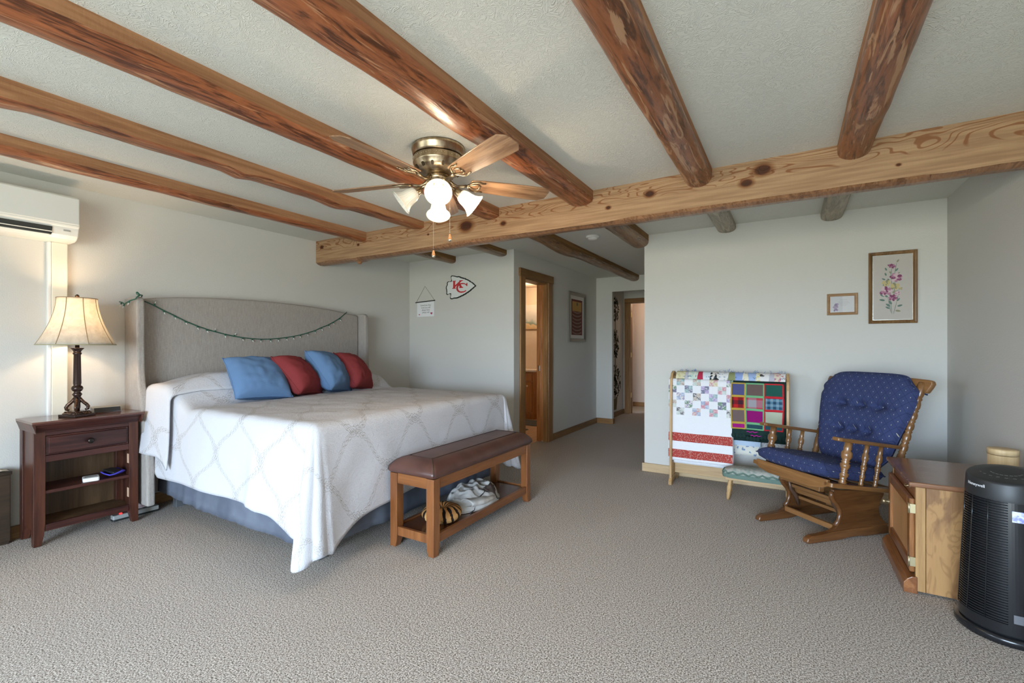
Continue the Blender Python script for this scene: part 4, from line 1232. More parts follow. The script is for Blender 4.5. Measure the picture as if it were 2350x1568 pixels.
for q in ((-1.637, 2.045, 2.09, 1.885), (-1.735, 2.02, 2.09, 1.80)):
    ch = MB()
    for i in range(int((q[2] - q[3]) / .007)): ch.ball((q[0], q[1], q[2] - i * .007), .0022, 6)
    co = ch.build('pull_chain', M_nickel, fan)
    MB().lathe([(0, .004), (-.006, .006), (-.025, .010), (-.031, .0105)], (q[0], q[1], q[3]), n=12).build('chain_fob', M_wd, co)
    MB().lathe([(-.031, .0108), (-.038, .009), (-.043, .003)], (q[0], q[1], q[3]), n=12).build('fob_tip', M_nickel, co)

# ---------------------------------------------------------------- things on the walls
# arrowhead sign
ah = thing('arrowhead_sign', 'white arrowhead wall sign with black outline and red KC letters', 'sign', (-3.464, YA, 1.99))
AP = [(1010, 325), (1045, 328), (1080, 336), (1112, 344), (1140, 357), (1190, 355), (1222, 368), (1250, 386), (1282, 392), (1310, 408), (1342, 414), (1370, 434), (1402, 446), (1430, 466), (1458, 482), (1480, 507), (1508, 518), (1530, 538), (1550, 556), (1565, 576), (1585, 590), (1595, 605), (1585, 624), (1560, 636), (1532, 664), (1500, 684), (1474, 712), (1440, 730), (1412, 752), (1380, 764), (1350, 788), (1320, 796), (1286, 818), (1250, 824), (1220, 842), (1190, 848), (1150, 862), (1110, 865), (1060, 862), (1010, 874), (985, 868), (973, 848), (985, 790), (985, 757), (970, 745), (930, 752), (900, 766), (878, 745), (884, 700), (878, 650), (868, 600), (878, 560), (897, 530), (893, 500), (905, 465), (940, 452), (975, 458), (1000, 452), (1008, 420), (998, 385), (990, 350)]
def ahp(x, y): return ((x - 1230) * .000635, -(y - 600) * .00054)
Mw = on_wall_y(-3.464, YA, 1.99)
pts = [ahp(*p) for p in AP][::-1]
MB().prism(pts, .001, .012, 'z', M=Mw).build('outline_board', plain('sign_black', (.012, .016, .012), .5), ah)
cxm = 1200; cym = 598
def inset(p):
    q = Vector((p[0] - cxm, p[1] - cym)); L = q.length
    q = q * ((L - 27) / L); return (cxm + q.x, cym + q.y)
MB().prism([ahp(*inset(p)) for p in AP][::-1], .012, .0145, 'z', M=Mw).build('white_field', plain('sign_white', (.72, .74, .73), .5), ah)
M_red = plain('sign_red', (.52, .025, .035), .5)
KP = [(1042, 455), (1120, 455), (1120, 470), (1104, 476), (1104, 560), (1208, 478), (1206, 455), (1300, 455), (1296, 466), (1262, 478), (1222, 512), (1272, 606), (1300, 618), (1300, 632), (1206, 632), (1206, 616), (1216, 606), (1186, 545), (1104, 600), (1104, 612), (1118, 620), (1118, 636), (1036, 636), (1036, 620), (1056, 612), (1058, 476), (1042, 470)]
mb = MB()
mb.prism([ahp(*p) for p in KP][::-1], .0145, .016, 'z', M=Mw)
mb.build('letter_k', M_red, ah)
mb = MB(); outer = []; inner = []
for i in range(33):
    a = R(38 + 284 * i / 32)
    outer.append((1272 + 138 * math.cos(a), 632 - 112 * math.sin(a)))
    w_ = .62 + .16 * abs(math.cos(a))
    inner.append((1282 + 138 * w_ * math.cos(a) * .98, 630 - 112 * (w_ + .1) * math.sin(a)))
vs = [Mw @ Vector((*ahp(*p), z)) for z in (.0162, .0175) for p in outer + inner]
n = 33; fs = []
for i in range(n - 1):
    fs.append((2 * n + i, 2 * n + i + 1, 3 * n + i + 1, 3 * n + i)); fs.append((i, i + 1, 2 * n + i + 1, 2 * n + i)); fs.append((n + i + 1, n + i, 3 * n + i, 3 * n + i + 1))
mb.add(vs, fs)
mb.prism([ahp(*p) for p in [(1388, 530), (1402, 524), (1402, 598), (1388, 598), (1366, 575)]][::-1], .0162, .0175, 'z', M=Mw)
mb.build('letter_c', M_red, ah)
# hanging canvas with verse
vb = thing('verse_banner', 'small white canvas banner with handwritten love verse hanging on a cord', 'banner', (-4.03, YA, 1.74))
Mb = on_wall_y(-4.031, YA, 1.738)
box('canvas', plain('banner_canvas', (.80, .80, .82), .8), vb, -4.178, -3.886, YA - .008, YA - .005, 1.640, 1.832, 0)
M_dw = plain('black_dowel', (.02, .02, .02), .5)
MB().tube([(-4.20, YA - .012, 1.828), (-3.872, YA - .012, 1.842)], .0065, 10).build('rod', M_dw, vb)
MB().tube([(-4.19, YA - .010, 1.832), (-4.045, YA - .006, 2.036), (-3.88, YA - .010, 1.845)], .0018, 5).build('cord', plain('cord_tan', (.25, .21, .14), .9), vb)
mb = MB()
for i, s in enumerate(('Loved you then', 'Love you still', 'always have', 'always will')):
    t = text_mb(s, .030, .0003, .28, .95)
    t.v = [Mb @ Matrix.Translation((0, .050 - i * .031, .0085)) @ p for p in t.v]
    mb.add(t.v, t.f)
mb.build('lettering', plain('ink_grey', (.22, .22, .23), .7), vb)
def heart(cx_, cy_, s):
    p = []
    for i in range(24):
        t = 2 * PI * i / 24
        p.append((cx_ + s * .0625 * 16 * math.sin(t) ** 3 / 1, cy_ + s * .0625 * (13 * math.cos(t) - 5 * math.cos(2 * t) - 2 * math.cos(3 * t) - math.cos(4 * t))))
    return p[::-1]
M_ht = plain('heart_red', (.42, .05, .10), .7)
MB().prism(heart(.098, -.058, .018), .0083, .0089, 'z', M=Mb).build('heart', M_ht, vb)
MB().prism(heart(-.108, -.070, .011), .0083, .0089, 'z', M=Mb).build('heart', M_ht, vb)
# frames
def frame(t, M, w, h, fw, depth, mat, prof=None):
    """four mitred mouldings around w x h (outer), on plane M (x right, y up, z out)"""
    prof = prof or [(0, 0), (0, depth * .8), (fw * .25, depth), (fw * .6, depth * .85), (fw, depth * .5), (fw, 0)]
    cs = [(-w / 2, -h / 2), (w / 2, -h / 2), (w / 2, h / 2), (-w / 2, h / 2)]
    dr = [(1, 1), (-1, 1), (-1, -1), (1, -1)]
    for i in range(4):
        j = (i + 1) % 4; vs = []
        for c_ in (i, j):
            for a, z in prof: vs.append(M @ Vector((cs[c_][0] + dr[c_][0] * a, cs[c_][1] + dr[c_][1] * a, z)))
        n = len(prof)
        fs = [(q, (q + 1) % n, n + (q + 1) % n, n + q) for q in range(n)]
        MB().add(vs, fs).build('frame_side', mat, t)
M_gold = wood('gilt_brown_frame', (.11, .055, .02), (.26, .145, .06), 'z', 30, .35)
fp = thing('flower_picture', 'tall framed floral needlework of pink and yellow roses on the rear wall', 'picture', (.706, YB, 1.718))
Mf = on_wall_y(.706, YB, 1.718)
frame(fp, Mf, .300, .568, .026, .022, M_gold)
MB().box(-.130, .130, -.264, .264, .004, .009, M=Mf).build('liner', plain('silver_liner', (.62, .62, .58), .25, .6), fp)
MB().box(-.120, .120, -.254, .254, .009, .011, M=Mf).build('linen', fabric('picture_linen', (.50, .46, .42), 800, .06), fp)
cols_ = [plain('rose_dark', (.22, .06, .13), .9), plain('rose_mid', (.42, .20, .29), .9), plain('rose_pale', (.60, .44, .47), .9), plain('rose_yellow', (.52, .43, .20), .9), plain('leaf_blue_green', (.13, .20, .17), .9), plain('leaf_olive', (.26, .26, .16), .9)]
em = MB(); rnd = random.Random(11); ez = [0.0112]
def petal(cx_, cy_, a, L, w, m):
    ez[0] += .000006
    pts = []
    for i in range(8):
        t = 2 * PI * i / 8
        x = L / 2 + L / 2 * math.cos(t); y = w / 2 * math.sin(t) * (1 - .2 * math.cos(t))
        pts.append(Mf @ Vector((cx_ + x * math.cos(a) - y * math.sin(a), cy_ + x * math.sin(a) + y * math.cos(a), ez[0])))
    em.add(pts, [tuple(range(8))], m)
def rose(cx_, cy_, s, pal):
    for ring, (n_, rr, L) in enumerate(((8, .55, .75), (6, .30, .6), (4, .08, .4))):
        for i in range(n_):
            a = 2 * PI * i / n_ + ring * .5 + rnd.uniform(-.2, .2)
            petal(cx_ + s * rr * .6 * math.cos(a), cy_ + s * rr * .5 * math.sin(a), a + rnd.uniform(-.4, .4), s * L, s * L * .8, pal[(i + ring) % len(pal)])
def p2(px, py): return ((px - 820) * .000588 , -(py - 515) * .000815 + .0)
for ax_, ay_, bx_, by_ in ((815, 780, 800, 640), (828, 780, 870, 640), (805, 770, 770, 600), (820, 640, 760, 540), (830, 640, 850, 430), (820, 560, 800, 350), (800, 420, 815, 320), (840, 400, 865, 270), (830, 560, 900, 540), (870, 640, 880, 580)):
    (a0_, b0_), (a1_, b1_) = p2(ax_, ay_), p2(bx_, by_)
    dx, dy = a1_ - a0_, b1_ - b0_; L = math.hypot(dx, dy)
    petal(a0_, b0_, math.atan2(dy, dx), L, .0035, 4)
for px, py, ang_, ln in ((790, 720, 2.6, .030), (870, 700, .3, .034), (850, 740, -.2, .034), (740, 640, 2.9, .036), (735, 600, 2.6, .032), (865, 650, .9, .030), (760, 350, 2.0, .026), (755, 400, 1.9, .026), (850, 360, .9, .028), (865, 275, 1.0, .026), (745, 440, 2.6, .026), (790, 450, 2.2, .022), (770, 610, 2.3, .03), (820, 570, .8, .026), (810, 680, 2.0, .035), (795, 700, 2.4, .035), (800, 380, 1.9, .02), (870, 385, .5, .02)):
    x_, y_ = p2(px, py); petal(x_, y_, ang_, ln, ln * .45, 4 if rnd.random() < .75 else 5)
for px, py, s, pal in ((855, 420, .038, (1, 0, 2)), (750, 550, .040, (2, 1, 0)), (825, 615, .028, (0, 1, 0)), (755, 470, .028, (3, 3, 5)), (845, 505, .030, (3, 3, 5)), (818, 310, .020, (0, 1, 0)), (870, 575, .018, (2, 1, 2)), (905, 530, .012, (3, 5, 3)), (785, 300, .010, (0, 0, 1)), (905, 440, .008, (0, 1, 0))):
    x_, y_ = p2(px, py); rose(x_, y_, s, pal)
em.build('embroidery', cols_, fp)
k = N('picture_glass', .03, 0, .5, (1, 1, 1)); tr = k.n('BsdfTransparent'); gl = k.n('BsdfGlossy'); gl.inputs['Roughness'].default_value = .02
fr_ = k.n('Fresnel'); fr_.inputs[0].default_value = 1.5; mx = k.n('MixShader'); k.l(fr_.outputs[0], mx.inputs[0]); k.l(tr.outputs[0], mx.inputs[1]); k.l(gl.outputs[0], mx.inputs[2])
k.l(mx.outputs[0], k.t.nodes['Material Output'].inputs[0]); M_pg = k.mat
M_fr2 = wood('small_oak_frame', (.26, .145, .07), (.42, .26, .14), 'x', 30, .4)
sp_ = thing('framed_certificate', 'small landscape wooden frame with a flower-printed card on the rear wall', 'picture', (.383, YB, 1.600))
Ms = on_wall_y(.383, YB, 1.600)
frame(sp_, Ms, .207, .176, .022, .018, M_fr2)
MB().box(-.083, .083, -.067, .067, .004, .006, M=Ms).build('card', plain('card_paper', (.66, .64, .66), .8), sp_)
mb = MB()
for i, (w_, y_) in enumerate(((.05, .036), (.075, .020), (.08, .010), (.06, .0), (.045, -.010))):
    for q in range(int(w_ / .008)):
        mb.box(.012 - w_ / 2 + q * .008, .012 - w_ / 2 + q * .008 + .0055, y_, y_ + .0016, .006, .0063, M=Ms)
mb.build('lettering', plain('ink_purple', (.30, .26, .36), .8), sp_)
mb = MB(); rnd = random.Random(2)
for i in range(22):
    a = rnd.random() * 6.28; x0, y0 = -.045 + rnd.uniform(-.014, .014), -.025 + rnd.uniform(-.026, .03)
    mb.add([Ms @ Vector((x0 + .010 * math.cos(a + t) * (1 if q % 2 else .6), y0 + .010 * math.sin(a + t), .0061 + i * .00001)) for q, t in enumerate((0, 1.2, 2.4, 3.6, 4.8))], [(0, 1, 2, 3, 4)], i % 2)
mb.build('flower_print', [plain('lilac_print', (.42, .32, .46), .8), plain('violet_print', (.27, .20, .33), .8)], sp_)
MB().box(-.084, .084, -.068, .068, .0085, .0095, M=Ms).build('glass', M_pg, sp_)
# silver frame by the bathroom door
M_sil = plain('pewter_frame', (.30, .29, .25), .3, .7)
sf = thing('silver_framed_picture', 'tall silver-framed print in dark red and gold right of the bathroom door', 'picture', (XB, 6.37, 1.685))
Mq = on_wall_x(XB, 6.37, 1.685)
frame(sf, Mq, .62, .73, .055, .03, M_sil)
frame(sf, Mq, .515, .625, .05, .02, plain('silver_slip', (.60, .60, .58), .3, .5))
k = N('red_print', .7, 0, .3)
v = k.coord(); q = k.sep(v)
yy, zz = q[1], q[2]
rows_ = k.math('SINE', k.math('MULTIPLY', k.math('SUBTRACT', zz, k.math('MULTIPLY', k.math('MULTIPLY', yy, yy), 1.0)), 2 * PI / .052))
colsn = k.math('SINE', k.math('MULTIPLY', yy, 2 * PI / .028))
ar = k.math('MULTIPLY', k.ramp(rows_, [(.4, (0, 0, 0)), (.6, (1, 1, 1))]), k.ramp(colsn, [(.2, (.5, .5, .5)), (.6, (1, 1, 1))]))
k.color(k.mix(k.math('MULTIPLY', ar, .75), (.14, .045, .03), (.36, .29, .25))); M_pr2 = k.mat
MB().box(-.215, .215, -.27, .27, .003, .008, M=Mq).build('red_backing', plain('deep_red', (.15, .03, .02), .7), sf)
MB().box(-.165, .165, -.25, .085, .008, .0095, M=Mq).build('patterned_print', M_pr2, sf)
MB().box(-.165, .165, .09, .23, .008, .011, M=Mq).build('gold_panel', plain('gold_ochre', (.48, .26, .06), .6), sf)
MB().prism([(.028 * math.cos(R(60 * i)), .195 + .028 * math.sin(R(60 * i))) for i in range(6)], .011, .014, 'z', M=Mq).build('medal', plain('dark_bronze_medal', (.10, .08, .05), .4, .6), sf)
# ---------------------------------------------------------------- quilt rack and quilts
M_oak = wood('honey_oak', (.33, .19, .075), (.52, .33, .15), 'z', 22, .38, 1, .4)
M_oakx = wood('honey_oak_x', (.36, .225, .105), (.54, .37, .19), 'x', 22, .38, 1, .4)
RX0, RX1 = -.925, .01
qr = thing('quilt_rack', 'honey oak quilt rack with arched ends standing against the rear wall', 'quilt rack', ((RX0 + RX1) / 2, 4.47, 0))
for x in (RX0, RX1 - .022):
    arch = [(4.325, .055), (4.332, .30), (4.335, .60), (4.345, .80), (4.352, .89), (4.368, .955), (4.395, .992), (4.43, 1.008), (4.47, 1.008), (4.505, .995), (4.528, .96), (4.54, .90), (4.552, .80), (4.565, .60), (4.568, .30), (4.572, .055)]
    strip(arch, .034, x, x + .022).build('end_arch', M_oak, qr, .004)
    MB().prism([(4.285, 0.001), (4.345, .001), (4.365, .02), (4.535, .02), (4.555, .001), (4.615, .001), (4.615, .03), (4.585, .06), (4.47, .075), (4.42, .075), (4.31, .06), (4.285, .03)], x - .004, x + .026, 'x').build('foot', M_oak, qr, .005)
    box('end_panel', M_oak, qr, x + .002, x + .020, 4.34, 4.56, .07, .20, .003)
box('stretcher', M_oakx, qr, RX0 + .022, RX1 - .022, 4.44, 4.46, .085, .20, .003)
for y, z in ((4.385, .93), (4.475, .965)):
    MB().tube([(RX0 + .01, y, z), (RX1 - .01, y, z)], .012, 10).build('rail', M_oakx, qr)
def drape(x0, x1, yr, zr, rr, zf, zb_, wav, seed, nx=40, ns=56, off=0.0, spread=.03):
    """cloth hung over a rail: s from front hem to back hem"""
    Lf = zr - zf; Lb = zr - zb_; La = PI * rr; T = Lf + La + Lb
    def fn(u, v):
        x = x0 + (x1 - x0) * u; s = v * T
        if s < Lf:
            d = Lf - s; y = yr - rr - off; z = zr - d; k_ = d; sg = -1
        elif s < Lf + La:
            a = (s - Lf) / rr; y = yr - (rr + off) * math.cos(a); z = zr + (rr + off) * math.sin(a); k_ = 0; sg = 0
        else:
            d = s - Lf - La; y = yr + rr + off; z = zr - d; k_ = d; sg = 1
        wv = wav * sm(0, .25, k_) * (math.sin(u * 9 + seed) * .5 + nz(u * 6, k_ * 1.5, seed) + .6 * nz(u * 13, k_ * 3, seed))
        return Vector((x + .006 * nz(k_ * 4, u * 3, seed + 3) * sm(0, .2, k_), y + sg * (spread * k_ * .5) + wv * (1 if sg <= 0 else .3), z))
    return fn, T, Lf
def quilt(name, label, fn, mat, nx=40, ns=60, th=.012):
    return tag(MB().grid(fn, nx, ns).build(name, mat, solid=th, offset=0), label, 'quilt', 'quilts hung on the rack')
def patch_on(fn, o, u0, u1, v0, v1, mats_grid, lift, name='patch', nu=3, nv=3):
    """a piece of cloth sewn on the hanging surface, split in a small grid of prints"""
    mb = MB(); gr = mats_grid; R_n = len(gr); C_n = len(gr[0])
    for r in range(R_n):
        for c in range(C_n):
            def f2(u, v, r=r, c=c):
                uu = u0 + (u1 - u0) * (c + u) / C_n; vv = v0 + (v1 - v0) * (r + v) / R_n
                p = fn(uu, vv); e_ = 1e-3
                nrm = (fn(uu + e_, vv) - p).cross(fn(uu, vv + e_) - p)
                nrm = nrm.normalized() if nrm.length > 1e-12 else Vector((0, -1, 0))
                if nrm.y > 0 and p.z < 1.0 and vv < .5: nrm = -nrm
                return p + nrm * lift
            mb.grid(f2, nu, nv, mi=gr[r][c])
    return mb
k = N('white_quilt', .9, 0, .2, (.74, .74, .76)); v = k.coord(); k.bump(k.noise(v, 34, 2, .5, 2.0), .5, .008); M_wq = k.mat
def dots(name, base, spot, scale=70, thr=.5):
    k = N(name, .9, 0, .15); v = k.coord()
    k.color(k.ramp(k.noise(v, scale, 1), [(thr - .03, base), (thr + .03, spot)])); return k.mat
PR = [dots('print_pink', (0.532, 0.265, 0.308), (0.628, 0.418, 0.435)), dots('print_black', (0.161, 0.158, 0.165), (0.572, 0.555, 0.548), 60, .54), dots('print_teal', (0.292, 0.410, 0.420), (0.420, 0.515, 0.508)), dots('print_lilac', (0.395, 0.322, 0.500), (0.532, 0.465, 0.595)),
      dots('print_yellow', (0.612, 0.530, 0.325), (0.675, 0.610, 0.468)), dots('print_blue', (0.332, 0.378, 0.508), (0.492, 0.530, 0.612)), dots('print_tan', (0.548, 0.482, 0.420), (0.372, 0.305, 0.292), 80, .56), dots('print_green', (0.188, 0.275, 0.205), (0.612, 0.625, 0.595), 60, .55),
      dots('print_navy', (0.188, 0.185, 0.260), (0.532, 0.530, 0.580), 70, .57), dots('print_floral', (0.628, 0.595, 0.580), (0.340, 0.290, 0.420), 60, .52), dots('print_rose', (0.580, 0.305, 0.308), (0.612, 0.530, 0.500)), dots('print_mint', (0.468, 0.545, 0.500), (0.612, 0.625, 0.595))]
M_band = dots('red_band_print', (.36, .05, .04), (.50, .26, .22), 120, .60)
# back (lowest) quilt: floral with blue border, hanging over the rear rail at the middle
fnC, TC, LC = drape(-.60, -.20, 4.475, .968, .020, .395, .30, .006, 4)
cq = quilt('floral_quilt', 'cream quilt with blue sprigs and pale blue border hanging lowest behind the wool blanket', fnC, dots('blue_sprig', (.70, .68, .60), (.20, .28, .42), 30, .60), 24, 50)
patch_on(fnC, cq, 0, 1, 0, .035, [[0]], .009, nu=16).build('border', plain('pale_blue_border', (.44, .54, .66), .9), cq)
# crazy quilt over the top of the arches
fnA, TA, LA_ = drape(RX0 + .045, RX1 - .028, 4.45, .955, .062, .80, .36, .004, 2)
caq = quilt('crazy_quilt', 'multicoloured patchwork crazy quilt with tied threads folded over the top of the rack', fnA, dots('crazy_base', (.62, .60, .57), (.45, .45, .48), 50), 60, 60)
crz = [dots('crazy_olive', (.50, .46, .25), (.62, .58, .38), 40), plain('crazy_grey', (.42, .42, .46), .9), dots('crazy_mint', (.48, .60, .52), (.66, .66, .56), 40), plain('crazy_red', (.42, .02, .06), .9), plain('crazy_ice', (.60, .66, .70), .9), dots('crazy_black', (.03, .03, .03), (.65, .62, .58), 34, .52),
       dots('crazy_white', (.70, .69, .68), (.4, .44, .5), 44, .6), plain('crazy_moss', (.23, .25, .11), .9), plain('crazy_blue', (.24, .33, .60), .9), dots('crazy_cream', (.70, .66, .52), (.25, .30, .45), 30, .62), plain('crazy_cornflower', (.32, .42, .64), .9), dots('crazy_stripe', (.66, .58, .25), (.70, .68, .60), 60), dots('crazy_cow', (.72, .70, .69), (.06, .05, .05), 24, .58), plain('crazy_lavgrey', (.45, .44, .50), .9), dots('crazy_rose', (.58, .25, .32), (.66, .58, .45), 40), dots('crazy_apple', (.70, .68, .66), (.5, .08, .08), 22, .62)]
vt0 = (LA_ - .13) / TA; vt1 = (LA_ + PI * .062 * .62) / TA
cuts = [0, .085, .13, .21, .27, .33, .42, .50, .57, .63, .69, .745, .79, .86, .91, .955, 1.0]
for i in range(16):
    sl_ = .030 * ((-1) ** i)
    u0, u1 = cuts[i], cuts[i + 1]
    s0 = .028 * (1 if i % 2 else -1); s1 = .028 * (1 if (i + 1) % 2 else -1)
    if i == 0: s0 = 0
    if i == 15: s1 = 0
    def fsk(u, v, u0=u0, u1=u1, s0=s0, s1=s1):
        vv = vt0 + (vt1 - vt0) * v
        a_ = u0 + s0 * (v - .5); b_ = u1 + s1 * (v - .5)
        uu = max(0, min(1, a_ + (b_ - a_) * u))
        p = fnA(uu, vv); c_ = Vector((p.x, 4.45, min(p.z, .955)))
        n_ = (p - c_); n_.x = 0; n_.normalize()
        return p + n_ * .0085
    MB().grid(fsk, 4, 10).build('patch', crz[i], caq)
M_tie = plain('blue_thread', (.10, .22, .40), .9)
tie = MB(); rnd = random.Random(9)
for i in range(70):
    u = rnd.random(); vv = vt0 + (vt1 - vt0) * rnd.choice((.98, .98, .96, .6, .35, .15))
    p = fnA(u, vv); c_ = Vector((p.x, 4.45, .955)); n_ = (p - c_); n_.x = 0; n_.normalize()
    p = p + n_ * .008
    for q in range(2):
        e_ = n_ * rnd.uniform(.006, .02) + Vector((rnd.uniform(-.016, .016), 0, rnd.uniform(-.004, .012)))
        tie.tube([p, p + e_ * .6 + Vector((0, 0, .004)), p + e_], .0012, 4)
tag(tie.build('thread_ties', M_tie, caq), kind='stuff')
# white quilt over the front rail, left
fnW, TW, LW = drape(-.938, -.405, 4.385, .935, .020, .222, .18, .006, 1, spread=.05)
wq = quilt('white_quilt', 'white quilt with four-patch squares and two red bands hanging at the left of the rack', fnW, M_wq, 50, 90)
def vz(z): return (z - .222) / TW
rnd = random.Random(21)
NCOL = 8; 
cw = 1.0 / 7.75
for r in range(5):
    for c in range(8):
        if (r + c) % 2 == 0: continue
        if r == 4 and c % 2 == 0: continue
        ztop = .945 - .005 - (r - .40) * .0665; zbot = ztop - .066
        u0 = c * cw + .002; u1 = min(1, (c + 1) * cw - .002)
        v1_ = vz(ztop); v0_ = max(0, vz(zbot))
        a_, b_ = rnd.sample(range(12), 2)
        patch_on(fnW, wq, u0, u1, v0_, v1_, [[a_, b_], [b_, a_]], .0085, nu=3, nv=3).build('patch', PR, wq)
for z0, z1 in ((.396, .472), (.248, .322)):
    patch_on(fnW, wq, 0.002, .998, vz(z0), vz(z1), [[0]], .0085, nu=30, nv=3).build('band', M_band, wq)
# wool blanket, right
fnB, TB, LB = drape(-.415, -.012, 4.385, .93, .024, .50, .44, .010, 6, spread=.06)
M_blk = fabric('black_green_wool', (.012, .030, .026), 200)
wb = quilt('wool_blanket', 'bright patchwork wool blanket with crocheted edges hanging at the right of the rack', fnB, M_blk, 44, 60)
def wool(n_, c): return fabric('wool_' + n_, c, 260, .15, .4)
def plaid(name, c0, c1, c2, sc):
    k = N(name, .95, 0, .1); v = k.coord(); q = k.sep(v)
    a = k.math('GREATER_THAN', k.math('SINE', k.math('MULTIPLY', q[0], sc)), .1); b = k.math('GREATER_THAN', k.math('SINE', k.math('MULTIPLY', q[2], sc)), .1)
    k.color(k.mix(k.math('MULTIPLY', a, b), k.mix(k.math('MAXIMUM', a, b), c0, c1), c2)); return k.mat
WM = [[wool('navy', (.07, .075, .19)), wool('brown', (.125, .085, .075)), wool('forest', (.015, .085, .065))],
      [plaid('plaid_red', (.05, .02, .03), (.20, .015, .02), (.42, .02, .02), 95), plaid('plaid_grey_red', (.30, .29, .31), (.36, .14, .17), (.42, .05, .07), 55), plaid('plaid_blue', (.03, .07, .12), (.10, .20, .28), (.20, .30, .36), 150)],
      [wool('taupe', (.145, .10, .095)), wool('magenta', (.24, .005, .13)), wool('sage', (.42, .46, .34))],
      [wool('magenta2', (.30, .01, .17)), wool('teal_dark', (.02, .06, .075)), wool('petrol', (.02, .08, .10))]]
ED = [wool('edge_gold', (.46, .31, .06)), wool('edge_green', (.16, .40, .20)), wool('edge_red', (.50, .025, .035))]
us = [-.01, .265, .61, .955]
def vb_(z): return max(.001, (z - .50) / TB)
zs = [(.938, .834), (.826, .724), (.716, .609), (.601, .558)]
for c in range(3):
    for r in range(4):
        u0, u1 = us[c] + .009, us[c + 1] - .009
        z1, z0 = zs[r]
        patch_on(fnB, wb, u0, u1, vb_(z0), vb_(z1), [[0]], .010, nu=5, nv=5).build('patch', WM[r][c], wb)
        mb = MB(); P_ = []
        for t in range(40):
            q = t / 10; e_ = int(q); f = q - e_
            a_, b_ = [(f, 0), (1, f), (1 - f, 1), (0, 1 - f)][e_]
            p = fnB(u0 + (u1 - u0) * a_, vb_(z0) + (vb_(z1) - vb_(z0)) * b_)
            P_.append(p + Vector((0, -.0105, 0)))
        mb.tube(P_, .0065, 6, closed=True); mb.build('crochet_edge', ED[c], wb)
mb = MB()
for i in range(15):
    u = .03 + i * .067
    p = fnB(u, 0)
    mb.ball(p + Vector((0, -.004, -.004 - (.02 if 3 < i < 8 else 0))), .017, 10, sc=(1, .4, 1.3))
mb.build('scalloped_hem', M_blk, wb)
mb = MB(); 
for sx_, z_ in ((-.30, .535), (-.27, .505)):
    mb.tube([Vector((sx_ + i * .012, fnB(.3, .02).y - .018, z_ + .004 * math.sin(i * 2.1))) for i in range(8)], .004, 5)
mb.build('embroidered_name', ED[2] if False else wool('magenta3', (.42, .02, .28)), wb)
# footstool
fs_ = thing('footstool', 'small footstool with grey-green scalloped needlepoint top and turned legs before the rack', 'stool', (-.205, 4.19, 0))
k = N('needlepoint', .95, 0, .1); v = k.coord(); k.color(k.ramp(k.noise(v, 22, 2, .5, 1), [(.45, (.40, .38, .33)), (.62, (.26, .30, .26))])); k.bump(k.noise(v, 220, 2), .5, .004); M_np = k.mat
sx0, sx1, sy0, sy1 = -.46, .05, 4.10, 4.275
def stp(u, v):
    a = 2 * PI * u; q = 4.0
    rr = (abs(math.cos(a)) ** q + abs(math.sin(a)) ** q) ** (-1 / q)
    f = [(1, .185), (1.02, .20), (1.01, .225), (.95, .246), (.8, .26), (.5, .268), (0, .272)]
    t = v * (len(f) - 1); i = min(int(t), len(f) - 2); t -= i
    s = f[i][0] * (1 - t) + f[i + 1][0] * t; z = f[i][1] * (1 - t) + f[i + 1][1] * t
    return Vector(((sx0 + sx1) / 2 + (sx1 - sx0) / 2 * rr * s * math.cos(a), (sy0 + sy1) / 2 + (sy1 - sy0) / 2 * rr * s * math.sin(a), z))
cu_ = MB().grid(stp, 64, 18, closed_u=True).build('cushion', M_np, fs_)
mb = MB()
for i in range(24):
    p0 = stp(i / 24, .30); p1 = stp((i + .5) / 24, .42); p2_ = stp((i + 1) / 24, .30)
    mb.tube([p0, p1, p2_], .008, 6)
mb.build('scallop_trim', fabric('green_wool_trim', (.13, .19, .155), 240), cu_)
MB().grid(lambda u, v: stp(u, v * .30) * 1.0 + Vector((0, 0, .0)) + (stp(u, v * .3) - Vector(((sx0 + sx1) / 2, (sy0 + sy1) / 2, stp(u, v * .3).z))).normalized() * .003, 64, 4, closed_u=True).build('side_band', MATS['green_wool_trim'], cu_)
box('frame', M_oakx, fs_, sx0 + .02, sx1 - .02, sy0 + .015, sy1 - .015, .165, .188, .003)
for x in (sx0 + .055, sx1 - .055):
    for y in (sy0 + .04, sy1 - .04):
        ex = .018 if x > -.2 else -.018
        MB().turned((x + ex, y, .0), (x, y, .168), [(0, .010), (.06, .011), (.15, .015), (.22, .013), (.30, .018), (.36, .014), (.45, .017), (.62, .020), (.75, .014), (.80, .018), (.86, .014), (1, .016)], 12).build('leg', M_oak, fs_)
# ---------------------------------------------------------------- glider rocker
M_gl = wood('glider_oak', (.15, .065, .02), (.30, .145, .05), 'z', 16, .28, 1, .5, 8, .3)
M_glx = wood('glider_oak_x', (.16, .07, .022), (.32, .155, .055), 'x', 16, .28, 1, .5, 8, .3)
M_gly = wood('glider_oak_y', (.15, .065, .02), (.29, .14, .048), 'y', 16, .28, 1, .5, 8, .3)
M_glb = wood('glider_base_oak', (.085, .032, .010), (.21, .085, .026), 'y', 16, .3, 1, .45, 8, .2)
M_brk = plain('glider_bracket', (.10, .055, .035), .4, .3)
k = N('navy_cushion', .85, 0, .25)
v = k.coord()
